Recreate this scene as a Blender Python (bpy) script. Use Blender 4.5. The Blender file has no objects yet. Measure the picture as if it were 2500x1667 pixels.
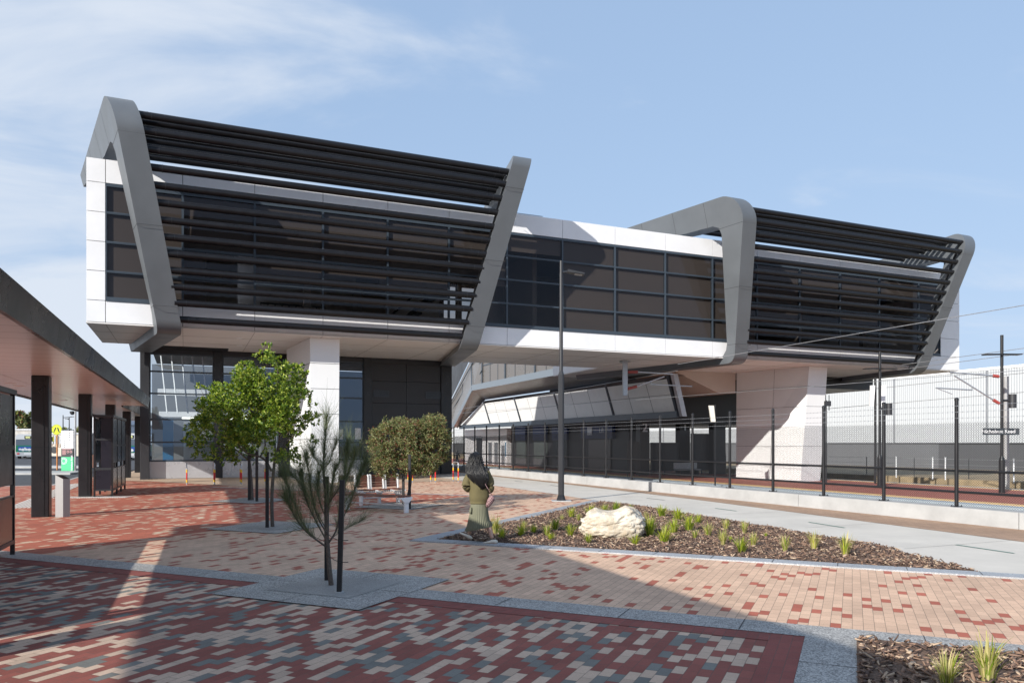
import bpy, math, random
import numpy as np
from mathutils import Vector, Matrix, noise
from math import radians, sin, cos, pi, tan, sqrt

C = bpy.context.scene
COL = C.collection
random.seed(7)

# ------------------------------------------------------------------ camera
F = 1840.0            # focal length in source pixels (photo 2500 wide)
CAMH = 1.8
cam_d = bpy.data.cameras.new("camera")
cam = bpy.data.objects.new("camera", cam_d)
COL.objects.link(cam)
cam.location = (0, 0, CAMH)
cam.rotation_euler = (radians(90), 0, 0)
cam_d.sensor_width = 36.0
cam_d.sensor_fit = 'HORIZONTAL'
cam_d.lens = 36.0 * F / 2500.0
cam_d.shift_x = 0.0
cam_d.shift_y = (1082 - 833.5) / 2500.0
cam_d.clip_start = 0.05
cam_d.clip_end = 3000
C.camera = cam

# ------------------------------------------------------------------ light
SUN_H = radians(38.0)     # heading the shadows run to (clockwise from +Y)
SUN_EL = radians(24.0)
sd = bpy.data.lights.new("sun", 'SUN')
sd.energy = 4.5
sd.angle = radians(0.53)
sd.color = (1.0, 0.955, 0.885)
sun = bpy.data.objects.new("sun", sd)
COL.objects.link(sun)
ldir = Vector((sin(SUN_H) * cos(SUN_EL), cos(SUN_H) * cos(SUN_EL), -sin(SUN_EL)))
sun.rotation_euler = ldir.to_track_quat('-Z', 'Y').to_euler()
sun.location = (-30, -40, 40)

wd = bpy.data.worlds.new("World")
C.world = wd
wd.use_nodes = True
nt = wd.node_tree
for n in list(nt.nodes):
    nt.nodes.remove(n)
N = nt.nodes.new
L = nt.links.new
out = N('ShaderNodeOutputWorld')
bg = N('ShaderNodeBackground')
sky = N('ShaderNodeTexSky')
sky.sky_type = 'NISHITA'
sky.sun_disc = False
sky.sun_elevation = SUN_EL
sky.sun_rotation = SUN_H + pi
sky.altitude = 20
sky.air_density = 1.0
sky.dust_density = 0.6
sky.ozone_density = 1.6
tc = N('ShaderNodeTexCoord')
sep = N('ShaderNodeSeparateXYZ')
L(tc.outputs['Generated'], sep.inputs[0])
# flatten direction to a cloud plane
mx = N('ShaderNodeMath'); mx.operation = 'MAXIMUM'; mx.inputs[1].default_value = 0.0
L(sep.outputs['Z'], mx.inputs[0])
ad = N('ShaderNodeMath'); ad.operation = 'ADD'; ad.inputs[1].default_value = 0.22
L(mx.outputs[0], ad.inputs[0])
dv = N('ShaderNodeVectorMath'); dv.operation = 'DIVIDE'
L(tc.outputs['Generated'], dv.inputs[0])
cb = N('ShaderNodeCombineXYZ')
for i in range(3):
    L(ad.outputs[0], cb.inputs[i])
L(cb.outputs[0], dv.inputs[1])
mp = N('ShaderNodeMapping')
mp.inputs['Scale'].default_value = (1.0, 1.5, 1.0)
mp.inputs['Rotation'].default_value = (0, 0, radians(-25))
mp.inputs['Location'].default_value = (3.1, 1.3, 0)
L(dv.outputs[0], mp.inputs[0])
nz = N('ShaderNodeTexNoise')
nz.inputs['Scale'].default_value = 1.5
nz.inputs['Detail'].default_value = 9
nz.inputs['Roughness'].default_value = 0.55
nz.inputs['Distortion'].default_value = 0.6
L(mp.outputs[0], nz.inputs['Vector'])
# more cloud towards the left (west) of the view, and low on the left horizon
lw = N('ShaderNodeMapRange')
lw.inputs['From Min'].default_value = 0.12
lw.inputs['From Max'].default_value = -0.42
lw.inputs['To Min'].default_value = -0.17
lw.inputs['To Max'].default_value = 0.13
L(sep.outputs['X'], lw.inputs['Value'])
lo = N('ShaderNodeMapRange')
lo.inputs['From Min'].default_value = 0.36
lo.inputs['From Max'].default_value = 0.12
lo.inputs['To Min'].default_value = 0.0
lo.inputs['To Max'].default_value = 0.16
L(sep.outputs['Z'], lo.inputs['Value'])
a1 = N('ShaderNodeMath'); a1.operation = 'ADD'
L(lw.outputs[0], a1.inputs[0]); L(lo.outputs[0], a1.inputs[1])
a2 = N('ShaderNodeMath'); a2.operation = 'ADD'
L(a1.outputs[0], a2.inputs[0]); L(nz.outputs['Fac'], a2.inputs[1])
cr = N('ShaderNodeMapRange')
cr.interpolation_type = 'SMOOTHSTEP'
cr.inputs['From Min'].default_value = 0.42
cr.inputs['From Max'].default_value = 0.74
cr.inputs['To Min'].default_value = 0.0
cr.inputs['To Max'].default_value = 0.85
L(a2.outputs[0], cr.inputs['Value'])
mixc = N('ShaderNodeMix'); mixc.data_type = 'RGBA'
tint = N('ShaderNodeMix'); tint.data_type = 'RGBA'; tint.blend_type = 'MULTIPLY'
tint.inputs['Factor'].default_value = 1.0
tint.inputs['B'].default_value = (1.0, 1.0, 1.0, 1)
# soften the range of the sky: c / (1 + .22 c), scaled, plus an even blue floor
den = N('ShaderNodeVectorMath'); den.operation = 'MULTIPLY_ADD'
den.inputs[1].default_value = (.22, .22, .22); den.inputs[2].default_value = (1, 1, 1)
L(sky.outputs[0], den.inputs[0])
cmp_ = N('ShaderNodeVectorMath'); cmp_.operation = 'DIVIDE'
L(sky.outputs[0], cmp_.inputs[0]); L(den.outputs[0], cmp_.inputs[1])
flo = N('ShaderNodeVectorMath'); flo.operation = 'MULTIPLY_ADD'
flo.inputs[1].default_value = (.55, .60, .72); flo.inputs[2].default_value = (1.24, 1.68, 2.32)
L(cmp_.outputs[0], flo.inputs[0])
L(flo.outputs[0], tint.inputs['A'])
L(cr.outputs[0], mixc.inputs['Factor'])
L(tint.outputs['Result'], mixc.inputs['A'])
mixc.inputs['B'].default_value = (3.7, 4.0, 4.45, 1)
L(mixc.outputs['Result'], bg.inputs['Color'])
bg.inputs['Strength'].default_value = 0.15
L(bg.outputs[0], out.inputs[0])

C.view_settings.view_transform = 'Standard'
C.view_settings.look = 'None'
C.view_settings.gamma = 1
C.view_settings.exposure = 0.48
C.render.engine = 'CYCLES'
C.cycles.max_bounces = 8
C.cycles.transparent_max_bounces = 16
C.cycles.use_denoising = True

# ------------------------------------------------------------------ frames
TH = radians(23.4)
CT, ST = cos(TH), sin(TH)

def UV(u, v, z=0.0):
    """station axes: u along the long facade, v away from the street"""
    return (u * CT - v * ST, u * ST + v * CT, z)

def ray_v(px, py, v):
    r = (px - 1250) / F
    u = v * (ST + r * CT) / (CT - r * ST)
    d = u * ST + v * CT
    return u, CAMH + (1082 - py) / F * d

def ray_u(px, py, u):
    r = (px - 1250) / F
    v = u * (CT - r * ST) / (ST + r * CT)
    d = u * ST + v * CT
    return v, CAMH + (1082 - py) / F * d

def G(px, py, z=0.0):
    d = (CAMH - z) * F / (py - 1082)
    return ((px - 1250) / F * d, d, z)

def AT(px, py, d):
    return ((px - 1250) / F * d, d, CAMH + (1082 - py) / F * d)

PB = radians(24.3)
CP, SP = cos(PB), sin(PB)
def PQ(p, q, z=0.0):
    """paving axes: p along the bricks, q across to the right"""
    return (p * SP + q * CP, p * CP - q * SP, z)

# ------------------------------------------------------------------ materials
MATS = {}
def srgb(r, g, b):
    f = lambda c: (c / 12.92 if c <= 0.04045 else ((c + 0.055) / 1.055) ** 2.4)
    return (f(r / 255), f(g / 255), f(b / 255), 1)

def mat(name, col, rough=0.5, metal=0.0, var=0.0, vscale=2.0, bump=0.0, bscale=40.0, spec=0.5, coat=0.0, dirt=0.0, emit=None):
    m = bpy.data.materials.new(name)
    m.use_nodes = True
    t = m.node_tree
    b = t.nodes['Principled BSDF']
    c = tuple(col[:3]) + (1,)
    b.inputs['Base Color'].default_value = c
    b.inputs['Roughness'].default_value = rough
    b.inputs['Metallic'].default_value = metal
    b.inputs['Specular IOR Level'].default_value = spec
    if coat:
        b.inputs['Coat Weight'].default_value = coat
        b.inputs['Coat Roughness'].default_value = 0.05
    if emit:
        b.inputs['Emission Color'].default_value = tuple(emit[:3]) + (1,)
        b.inputs['Emission Strength'].default_value = emit[3]
    if var or bump or dirt:
        tcn = t.nodes.new('ShaderNodeTexCoord')
    if var or dirt:
        n1 = t.nodes.new('ShaderNodeTexNoise')
        n1.inputs['Scale'].default_value = vscale
        n1.inputs['Detail'].default_value = 6
        n1.inputs['Roughness'].default_value = 0.62
        t.links.new(tcn.outputs['Object'], n1.inputs['Vector'])
        mr = t.nodes.new('ShaderNodeMapRange')
        mr.inputs['From Min'].default_value = 0.3
        mr.inputs['From Max'].default_value = 0.7
        mr.inputs['To Min'].default_value = 1 - var
        mr.inputs['To Max'].default_value = 1 + var
        t.links.new(n1.outputs['Fac'], mr.inputs['Value'])
        mm = t.nodes.new('ShaderNodeVectorMath'); mm.operation = 'SCALE'
        mm.inputs[0].default_value = c[:3]
        t.links.new(mr.outputs[0], mm.inputs['Scale'])
        t.links.new(mm.outputs[0], b.inputs['Base Color'])
        mr2 = t.nodes.new('ShaderNodeMapRange')
        mr2.inputs['From Min'].default_value = 0.3
        mr2.inputs['From Max'].default_value = 0.7
        mr2.inputs['To Min'].default_value = max(0.02, rough - 0.08)
        mr2.inputs['To Max'].default_value = min(1, rough + 0.08)
        t.links.new(n1.outputs['Fac'], mr2.inputs['Value'])
        t.links.new(mr2.outputs[0], b.inputs['Roughness'])
    if bump:
        n2 = t.nodes.new('ShaderNodeTexNoise')
        n2.inputs['Scale'].default_value = bscale
        n2.inputs['Detail'].default_value = 4
        t.links.new(tcn.outputs['Object'], n2.inputs['Vector'])
        bp = t.nodes.new('ShaderNodeBump')
        bp.inputs['Strength'].default_value = bump
        bp.inputs['Distance'].default_value = 0.02
        t.links.new(n2.outputs['Fac'], bp.inputs['Height'])
        t.links.new(bp.outputs[0], b.inputs['Normal'])
    MATS[name] = m
    return m

M = {}
M['white'] = mat('white_panel', (.80, .80, .81), .42, var=.045, vscale=.9, spec=.4)
M['white2'] = mat('white_metal_paint', (.78, .79, .80), .4, var=.04, vscale=8)
M['frame'] = mat('grey_frame_panel', (.140, .152, .165), .42, metal=.25, var=.06, vscale=.8)
M['louvre'] = mat('black_louvre', (.011, .011, .013), .34, var=.15, vscale=3, spec=.3)
M['mull'] = mat('slate_mullion', (.045, .060, .078), .38, var=.08, vscale=3)
M['joint'] = mat('dark_joint', (.03, .03, .032), .8)
M['soffit'] = mat('soffit_panel', (.72, .695, .67), .55, var=.03, vscale=.5)
M['dark'] = mat('charcoal_panel', (.028, .029, .033), .45, var=.1, vscale=.7)
M['black'] = mat('black_powdercoat', (.013, .013, .015), .34, var=.12, vscale=4)
M['pier'] = mat('pier_panel', (.78, .79, .79), .5, var=.03, vscale=.5)
M['bulk'] = mat('beige_bulkhead', (.55, .48, .42), .5, var=.04, vscale=.5)
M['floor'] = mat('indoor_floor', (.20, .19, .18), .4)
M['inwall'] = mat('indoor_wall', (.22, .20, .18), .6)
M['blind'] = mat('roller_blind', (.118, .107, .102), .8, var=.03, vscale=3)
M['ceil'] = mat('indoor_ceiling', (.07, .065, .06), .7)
M['lampglow'] = mat('lamp_glow', (.9, .9, .85), .5, emit=(1, .93, .8, 2.0))
M['galv'] = mat('galvanised_steel', (.42, .43, .45), .38, metal=.7, var=.1, vscale=6)
M['stainless'] = mat('brushed_stainless', (.33, .33, .33), .42, metal=.6)
M['concrete'] = mat('pale_concrete', (.575, .535, .475), .8, var=.10, vscale=.7, bump=.25, bscale=60)
M['kerbc'] = mat('kerb_concrete', (.40, .40, .395), .75, var=.13, vscale=1.6, bump=.25, bscale=50)
M['yellow'] = mat('yellow_band', (.72, .42, .01), .45)
M['redb'] = mat('red_band', (.52, .02, .02), .45)
M['redins'] = mat('red_insulator', (.33, .055, .045), .5)
M['timber'] = mat('oiled_timber', (.16, .06, .038), .5, var=.25, vscale=9)
M['bark'] = mat('tree_bark', (.12, .095, .078), .9, var=.3, vscale=20, bump=.8, bscale=50)
M['stake'] = mat('black_stake', (.012, .012, .013), .6, var=.4, vscale=10, bump=.4, bscale=30)

def glass_mat(name, tintc, refl=.16, gcol=(.9, .93, 1)):
    m = bpy.data.materials.new(name); m.use_nodes = True
    t = m.node_tree
    for n in list(t.nodes): t.nodes.remove(n)
    o = t.nodes.new('ShaderNodeOutputMaterial')
    tr = t.nodes.new('ShaderNodeBsdfTransparent'); tr.inputs[0].default_value = tuple(tintc) + (1,)
    gl = t.nodes.new('ShaderNodeBsdfGlossy'); gl.inputs['Roughness'].default_value = .015
    gl.inputs['Color'].default_value = tuple(gcol) + (1,)
    fr = t.nodes.new('ShaderNodeLayerWeight'); fr.inputs['Blend'].default_value = .5
    pw = t.nodes.new('ShaderNodeMath'); pw.operation = 'POWER'; pw.inputs[1].default_value = 4.0
    t.links.new(fr.outputs['Facing'], pw.inputs[0])
    mr = t.nodes.new('ShaderNodeMapRange')
    mr.inputs['From Max'].default_value = 1.0
    mr.inputs['To Min'].default_value = refl
    mr.inputs['To Max'].default_value = .8
    t.links.new(pw.outputs[0], mr.inputs['Value'])
    mx_ = t.nodes.new('ShaderNodeMixShader')
    t.links.new(mr.outputs[0], mx_.inputs[0])
    t.links.new(tr.outputs[0], mx_.inputs[1])
    t.links.new(gl.outputs[0], mx_.inputs[2])
    t.links.new(mx_.outputs[0], o.inputs[0])
    return m
M['glass'] = glass_mat('tinted_window_glass', (.62, .59, .57), refl=.05, gcol=(.38, .38, .42))
M['hallglass'] = glass_mat('hall_window_glass', (.70, .76, .80), refl=.12, gcol=(.62, .75, .95))

# ------------------------------------------------------------------ mesh builder
class MB:
    def __init__(s):
        s.v = []; s.f = []; s.mi = []; s.cur = 0
    def mat(s, i):
        s.cur = i; return s
    def poly(s, pts):
        n = len(s.v); s.v += [tuple(p) for p in pts]
        s.f.append(tuple(range(n, n + len(pts)))); s.mi.append(s.cur); return s
    def add(s, vs, fs):
        n = len(s.v); s.v += [tuple(p) for p in vs]
        for f in fs:
            s.f.append(tuple(n + i for i in f)); s.mi.append(s.cur)
        return s
    def box(s, x0, x1, y0, y1, z0, z1, tf=None):
        vs = [(x0, y0, z0), (x1, y0, z0), (x1, y1, z0), (x0, y1, z0), (x0, y0, z1), (x1, y0, z1), (x1, y1, z1), (x0, y1, z1)]
        if tf: vs = [tf(*p) for p in vs]
        return s.add(vs, [(0, 3, 2, 1), (4, 5, 6, 7), (0, 1, 5, 4), (1, 2, 6, 5), (2, 3, 7, 6), (3, 0, 4, 7)])
    def bevbox(s, x0, x1, y0, y1, z0, z1, b=.01, tf=None):
        """box with chamfered vertical edges and top"""
        p = [(x0 + b, y0), (x1 - b, y0), (x1, y0 + b), (x1, y1 - b), (x1 - b, y1), (x0 + b, y1), (x0, y1 - b), (x0, y0 + b)]
        q = [(x0 + 2*b, y0 + b), (x1 - 2*b, y0 + b), (x1 - b, y0 + 2*b), (x1 - b, y1 - 2*b), (x1 - 2*b, y1 - b), (x0 + 2*b, y1 - b), (x0 + b, y1 - 2*b), (x0 + b, y0 + 2*b)]
        vs = [(a, c, z0) for a, c in p] + [(a, c, z1 - b) for a, c in p] + [(a, c, z1) for a, c in q]
        if tf: vs = [tf(*k) for k in vs]
        fs = [tuple(reversed(range(8))), tuple(range(16, 24))]
        for r in (0, 8):
            for i in range(8):
                j = (i + 1) % 8
                fs.append((r + i, r + j, r + 8 + j, r + 8 + i))
        return s.add(vs, fs)
    def prism(s, poly, z0, z1, tf=None):
        n = len(poly)
        vs = [(x, y, z0) for x, y in poly] + [(x, y, z1) for x, y in poly]
        if tf: vs = [tf(*p) for p in vs]
        fs = [tuple(reversed(range(n))), tuple(range(n, 2 * n))]
        for i in range(n):
            j = (i + 1) % n
            fs.append((i, j, n + j, n + i))
        return s.add(vs, fs)
    def loft(s, rings, close=True, caps=True):
        n = len(rings[0]); vs = []; fs = []
        for r in rings: vs += list(r)
        for k in range(len(rings) - 1):
            for i in range(n if close else n - 1):
                j = (i + 1) % n
                fs.append((k * n + i, k * n + j, (k + 1) * n + j, (k + 1) * n + i))
        if caps:
            fs.append(tuple(reversed(range(n))))
            fs.append(tuple(range((len(rings) - 1) * n, len(rings) * n)))
        return s.add(vs, fs)
    def tube(s, pts, r, n=8, rs=None, caps=True, sq=1.0):
        pts = [Vector(p) for p in pts]
        rings = []
        up = None
        for i, p in enumerate(pts):
            a = pts[max(0, i - 1)]; b = pts[min(len(pts) - 1, i + 1)]
            d = (b - a).normalized()
            if up is None:
                up = Vector((0, 0, 1)) if abs(d.z) < .9 else Vector((1, 0, 0))
            e1 = d.cross(up)
            if e1.length < 1e-6: e1 = d.cross(Vector((0, 1, 0)))
            e1.normalize(); e2 = d.cross(e1).normalized()
            up = -e2 if False else up
            rr = rs[i] if rs else r
            rings.append([tuple(p + e1 * rr * cos(2 * pi * (k + .5) / n) + e2 * rr * sq * sin(2 * pi * (k + .5) / n)) for k in range(n)])
        return s.loft(rings, caps=caps)
    def cyl(s, x, y, z0, z1, r, n=16, r2=None):
        return s.tube([(x, y, z0), (x, y, z1)], r, n, rs=[r, r if r2 is None else r2])
    def lathe(s, prof, cx=0, cy=0, n=20):
        rings = [[(cx + r * cos(2 * pi * k / n), cy + r * sin(2 * pi * k / n), z) for k in range(n)] for r, z in prof]
        return s.loft(rings)
    def build(s, name, m, parent=None, frame=None, smooth=False, kind=None, label=None):
        """frame: function mapping the builder's coordinates to the world"""
        me = bpy.data.meshes.new(name)
        vs = s.v
        if frame: vs = [frame(*p) for p in vs]
        a = np.array(vs, dtype=float).reshape(-1, 3)
        if parent is not None:
            ox, oy, oz, rz = parent['_fr'] if '_fr' in parent else (0, 0, 0, 0)
            a = a - np.array([ox, oy, oz])
            c_, s_ = cos(rz), sin(rz)
            a = np.stack([a[:, 0] * c_ + a[:, 1] * s_, -a[:, 0] * s_ + a[:, 1] * c_, a[:, 2]], 1)
        me.from_pydata(a.tolist(), [], s.f)
        ms = m if isinstance(m, (list, tuple)) else [m]
        for x in ms: me.materials.append(x)
        if len(ms) > 1: me.polygons.foreach_set('material_index', s.mi)
        if smooth:
            me.polygons.foreach_set('use_smooth', [True] * len(me.polygons))
        me.update()
        o = bpy.data.objects.new(name, me)
        COL.objects.link(o)
        if parent is not None:
            o.parent = parent
            if '_fr' in parent: o['_fr'] = parent['_fr']
        if kind: o['kind'] = kind
        if label: o['label'] = label
        return o

def smooth_angle(o, deg=40):
    me = o.data
    me.polygons.foreach_set('use_smooth', [True] * len(me.polygons))
    try:
        me.set_sharp_from_angle(angle=radians(deg))
    except Exception:
        pass

def thing(name, label, cat, base=(0, 0, 0), rz=0.0, group=None):
    o = bpy.data.objects.new(name, None)
    o.empty_display_size = .3
    COL.objects.link(o)
    o.location = base
    o.rotation_euler = (0, 0, rz)
    o['_fr'] = (base[0], base[1], base[2], rz)
    o['label'] = label; o['category'] = cat
    if group: o['group'] = group
    return o

def tag(o, label, cat, group=None):
    o['label'] = label; o['category'] = cat
    if group: o['group'] = group
    return o

def dup(root, loc, rz=None, label=None):
    def rec(o, par):
        c = o.copy(); COL.objects.link(c)
        if par is not None: c.parent = par
        for ch in o.children: rec(ch, c)
        return c
    r = rec(root, None)
    r.location = loc
    if rz is not None: r.rotation_euler = (0, 0, rz)
    if label: r['label'] = label
    return r

def sheet(name, pts, z, m, kind='structure'):
    b = MB(); b.poly([(p[0], p[1], z) for p in pts])
    return b.build(name, m, kind=kind)

def text_mesh(name, body, size, m, parent, mtx, ext=.004, align='CENTER', bold=.0):
    cu = bpy.data.curves.new(name, 'FONT')
    cu.body = body; cu.size = size; cu.align_x = align; cu.align_y = 'CENTER'
    cu.extrude = ext; cu.offset = bold; cu.resolution_u = 3
    tmp = bpy.data.objects.new(name + '_tmp', cu)
    COL.objects.link(tmp)
    dg = bpy.context.evaluated_depsgraph_get()
    me = bpy.data.meshes.new_from_object(tmp.evaluated_get(dg))
    bpy.data.objects.remove(tmp)
    me.name = name
    me.transform(mtx)
    if parent is not None and '_fr' in parent:
        ox, oy, oz, rz = parent['_fr']
        me.transform(Matrix.Rotation(-rz, 4, 'Z') @ Matrix.Translation((-ox, -oy, -oz)))
    me.materials.clear(); me.materials.append(m)
    o = bpy.data.objects.new(name, me); COL.objects.link(o)
    if parent is not None:
        o.parent = parent
    return o
# ================================================================== GROUND
def paver_mat(name, cols, w=.1, l=.2, seed=0.0, joint=(.10, .085, .07), axes='pq', var=.10):
    """cols: list of (probability, colour)"""
    m = bpy.data.materials.new(name); m.use_nodes = True
    t = m.node_tree; nn = t.nodes.new; ll = t.links.new
    b = t.nodes['Principled BSDF']
    b.inputs['Roughness'].default_value = .78
    b.inputs['Specular IOR Level'].default_value = .35
    g = nn('ShaderNodeNewGeometry')
    def dot(vec):
        n = nn('ShaderNodeVectorMath'); n.operation = 'DOT_PRODUCT'
        n.inputs[1].default_value = vec
        ll(g.outputs['Position'], n.inputs[0]); return n.outputs['Value']
    def math_(op, a, c=None, d=None):
        n = nn('ShaderNodeMath'); n.operation = op
        for i, x in enumerate((a, c, d)):
            if x is None: continue
            if isinstance(x, (int, float)): n.inputs[i].default_value = x
            else: ll(x, n.inputs[i])
        return n.outputs[0]
    if axes == 'pq': P = dot((SP, CP, 0)); Q = dot((CP, -SP, 0))
    else: P = dot((-ST, CT, 0)); Q = dot((CT, ST, 0))
    q = math_('DIVIDE', Q, w)
    i = math_('FLOOR', q)
    off = math_('MULTIPLY', math_('FLOORED_MODULO', i, 2.0), .5)
    p = math_('ADD', math_('DIVIDE', P, l), off)
    j = math_('FLOOR', p)
    cx = nn('ShaderNodeCombineXYZ'); ll(i, cx.inputs[0]); ll(j, cx.inputs[1]); cx.inputs[2].default_value = seed
    wn = nn('ShaderNodeTexWhiteNoise'); wn.noise_dimensions = '3D'
    ll(cx.outputs[0], wn.inputs['Vector'])
    rp = nn('ShaderNodeValToRGB'); rp.color_ramp.interpolation = 'CONSTANT'
    acc = 0.0
    els = rp.color_ramp.elements
    for k, (pr, c) in enumerate(cols):
        if k == 0: e = els[0]; e.position = 0
        elif k == 1: e = els[1]; e.position = acc
        else: e = els.new(acc)
        e.color = tuple(c) + (1,)
        acc += pr
    if len(cols) == 1: els[1].color = tuple(cols[0][1]) + (1,)
    ll(wn.outputs['Value'], rp.inputs[0])
    # per brick tone
    sepc = nn('ShaderNodeSeparateColor'); ll(wn.outputs['Color'], sepc.inputs[0])
    tone = nn('ShaderNodeMapRange'); tone.inputs['To Min'].default_value = 1 - var; tone.inputs['To Max'].default_value = 1 + var
    ll(sepc.outputs[1], tone.inputs['Value'])
    ns = nn('ShaderNodeTexNoise'); ns.inputs['Scale'].default_value = 90; ns.inputs['Detail'].default_value = 5; ns.inputs['Roughness'].default_value = .7
    ll(g.outputs['Position'], ns.inputs['Vector'])
    nr = nn('ShaderNodeMapRange'); nr.inputs['From Min'].default_value = .3; nr.inputs['From Max'].default_value = .7
    nr.inputs['To Min'].default_value = .86; nr.inputs['To Max'].default_value = 1.14
    ll(ns.outputs['Fac'], nr.inputs['Value'])
    nb = nn('ShaderNodeTexNoise'); nb.inputs['Scale'].default_value = .7; nb.inputs['Detail'].default_value = 6; nb.inputs['Roughness'].default_value = .7
    ll(g.outputs['Position'], nb.inputs['Vector'])
    nbr = nn('ShaderNodeMapRange'); nbr.inputs['From Min'].default_value = .3; nbr.inputs['From Max'].default_value = .7
    nbr.inputs['To Min'].default_value = .80; nbr.inputs['To Max'].default_value = 1.12
    ll(nb.outputs['Fac'], nbr.inputs['Value'])
    f = math_('MULTIPLY', math_('MULTIPLY', tone.outputs[0], nr.outputs[0]), nbr.outputs[0])
    sc = nn('ShaderNodeVectorMath'); sc.operation = 'SCALE'
    ll(rp.outputs['Color'], sc.inputs[0]); ll(f, sc.inputs['Scale'])
    # joints
    fq = math_('FRACT', q); fp = math_('FRACT', p)
    dq = math_('MULTIPLY', math_('MINIMUM', fq, math_('SUBTRACT', 1.0, fq)), w)
    dp = math_('MULTIPLY', math_('MINIMUM', fp, math_('SUBTRACT', 1.0, fp)), l)
    d = math_('MINIMUM', dq, dp)
    jm = nn('ShaderNodeMapRange'); jm.interpolation_type = 'SMOOTHSTEP'
    jm.inputs['From Min'].default_value = .0012; jm.inputs['From Max'].default_value = .0036
    jm.inputs['To Min'].default_value = 0.75; jm.inputs['To Max'].default_value = 0
    ll(d, jm.inputs['Value'])
    mx = nn('ShaderNodeMix'); mx.data_type = 'RGBA'
    ll(jm.outputs[0], mx.inputs['Factor']); ll(sc.outputs[0], mx.inputs['A'])
    mx.inputs['B'].default_value = tuple(joint) + (1,)
    ll(mx.outputs['Result'], b.inputs['Base Color'])
    # bump: joints + grain
    h = math_('ADD', math_('MULTIPLY', jm.outputs[0], -1.0), math_('MULTIPLY', ns.outputs['Fac'], .35))
    bp = nn('ShaderNodeBump'); bp.inputs['Strength'].default_value = .45; bp.inputs['Distance'].default_value = .004
    ll(h, bp.inputs['Height']); ll(bp.outputs[0], b.inputs['Normal'])
    return m

RED = (.41, .125, .078); CREAM = (.56, .43, .31); GREY = (.15, .185, .205); TAN = (.64, .43, .30)
DRED = (.215, .052, .042)
M['pv_fore'] = paver_mat('pavers_red_cream_grey', [(.46, (.27, .085, .065)), (.36, (.57, .42, .315)), (.18, (.19, .188, .17))], seed=1)
M['pv_red'] = paver_mat('pavers_red_with_cream', [(.84, RED), (.16, CREAM)], seed=2)
M['pv_tan'] = paver_mat('pavers_tan_with_red', [(.865, TAN), (.135, (.42, .125, .08))], seed=3.0)
M['pv_border'] = paver_mat('pavers_plain_red', [(1.0, (.25, .072, .058))], seed=4)
M['pv_brown'] = paver_mat('pavers_brown_edge', [(1.0, (.38, .25, .17))], seed=5, axes='uv')

def aggregate_mat(name, base, fleck, scale=95, joints=True):
    m = bpy.data.materials.new(name); m.use_nodes = True
    t = m.node_tree; nn = t.nodes.new; ll = t.links.new
    b = t.nodes['Principled BSDF']; b.inputs['Roughness'].default_value = .6
    g = nn('ShaderNodeNewGeometry')
    v = nn('ShaderNodeTexVoronoi'); v.inputs['Scale'].default_value = scale; v.feature = 'F1'
    ll(g.outputs['Position'], v.inputs['Vector'])
    sp = nn('ShaderNodeSeparateColor'); ll(v.outputs['Color'], sp.inputs[0])
    r = nn('ShaderNodeValToRGB')
    r.color_ramp.elements[0].position = .35; r.color_ramp.elements[0].color = tuple(base) + (1,)
    r.color_ramp.elements[1].position = .75; r.color_ramp.elements[1].color = tuple(fleck) + (1,)
    ll(sp.outputs[0], r.inputs[0])
    nb = nn('ShaderNodeTexNoise'); nb.inputs['Scale'].default_value = 1.3; nb.inputs['Detail'].default_value = 5
    ll(g.outputs['Position'], nb.inputs['Vector'])
    mr = nn('ShaderNodeMapRange'); mr.inputs['From Min'].default_value = .3; mr.inputs['From Max'].default_value = .7
    mr.inputs['To Min'].default_value = .85; mr.inputs['To Max'].default_value = 1.15
    ll(nb.outputs['Fac'], mr.inputs['Value'])
    sc = nn('ShaderNodeVectorMath'); sc.operation = 'SCALE'
    ll(r.outputs['Color'], sc.inputs[0]); ll(mr.outputs[0], sc.inputs['Scale'])
    ll(sc.outputs[0], b.inputs['Base Color'])
    return m
M['agg'] = aggregate_mat('exposed_aggregate', (.20, .193, .183), (.47, .455, .43), 85)
M['pad'] = aggregate_mat('fine_aggregate_pad', (.235, .228, .218), (.36, .35, .335), 130)
M['granite'] = aggregate_mat('granite_edging', (.26, .27, .285), (.43, .445, .46), 120)
M['asphalt'] = mat('asphalt', (.055, .058, .066), .85, var=.15, vscale=.6, bump=.4, bscale=80)
M['earth'] = mat('dry_earth', (.26, .19, .12), .95, var=.3, vscale=.5, bump=.6, bscale=12)

def disc_ground():
    S = 900
    b = MB(); b.poly([(-S, -S, -2.2), (S, -S, -2.2), (S, S, -2.2), (-S, S, -2.2)])
    return b.build('ground', M['earth'], kind='structure')
disc_ground()

# road surface to the left, a sheet from the plaza kerb outwards
b = MB(); b.prism([UV(-300, -80)[:2], UV(-4, -80)[:2], UV(-4, 60)[:2], UV(14, 60)[:2], UV(14, 300)[:2], UV(-300, 300)[:2]], -.3, -.075)
b.build('road', M['asphalt'], kind='structure')
# plaza body: red pavers base
plz = [UV(-7.2, -14)[:2], UV(15.9, -14)[:2], UV(15.9, 95)[:2], UV(-2.4, 95)[:2], UV(-2.4, 46)[:2], UV(-5.2, 46)[:2], UV(-5.2, 37.5)[:2], UV(-7.2, 37.5)[:2]]
b = MB(); b.prism(plz, -2.4, 0)
b.build('plaza_pavement', M['pv_red'], kind='structure')
# kerb at the road side
b = MB()
b.box(-7.36, -7.2, -14, 37.66, -.25, .006, tf=UV)
b.box(-7.2, -5.36, 37.5, 37.66, -.25, .006, tf=UV)
b.box(-5.36, -5.2, 37.5, 46.16, -.25, .006, tf=UV)
b.build('kerb', M['kerbc'], kind='structure')
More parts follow.
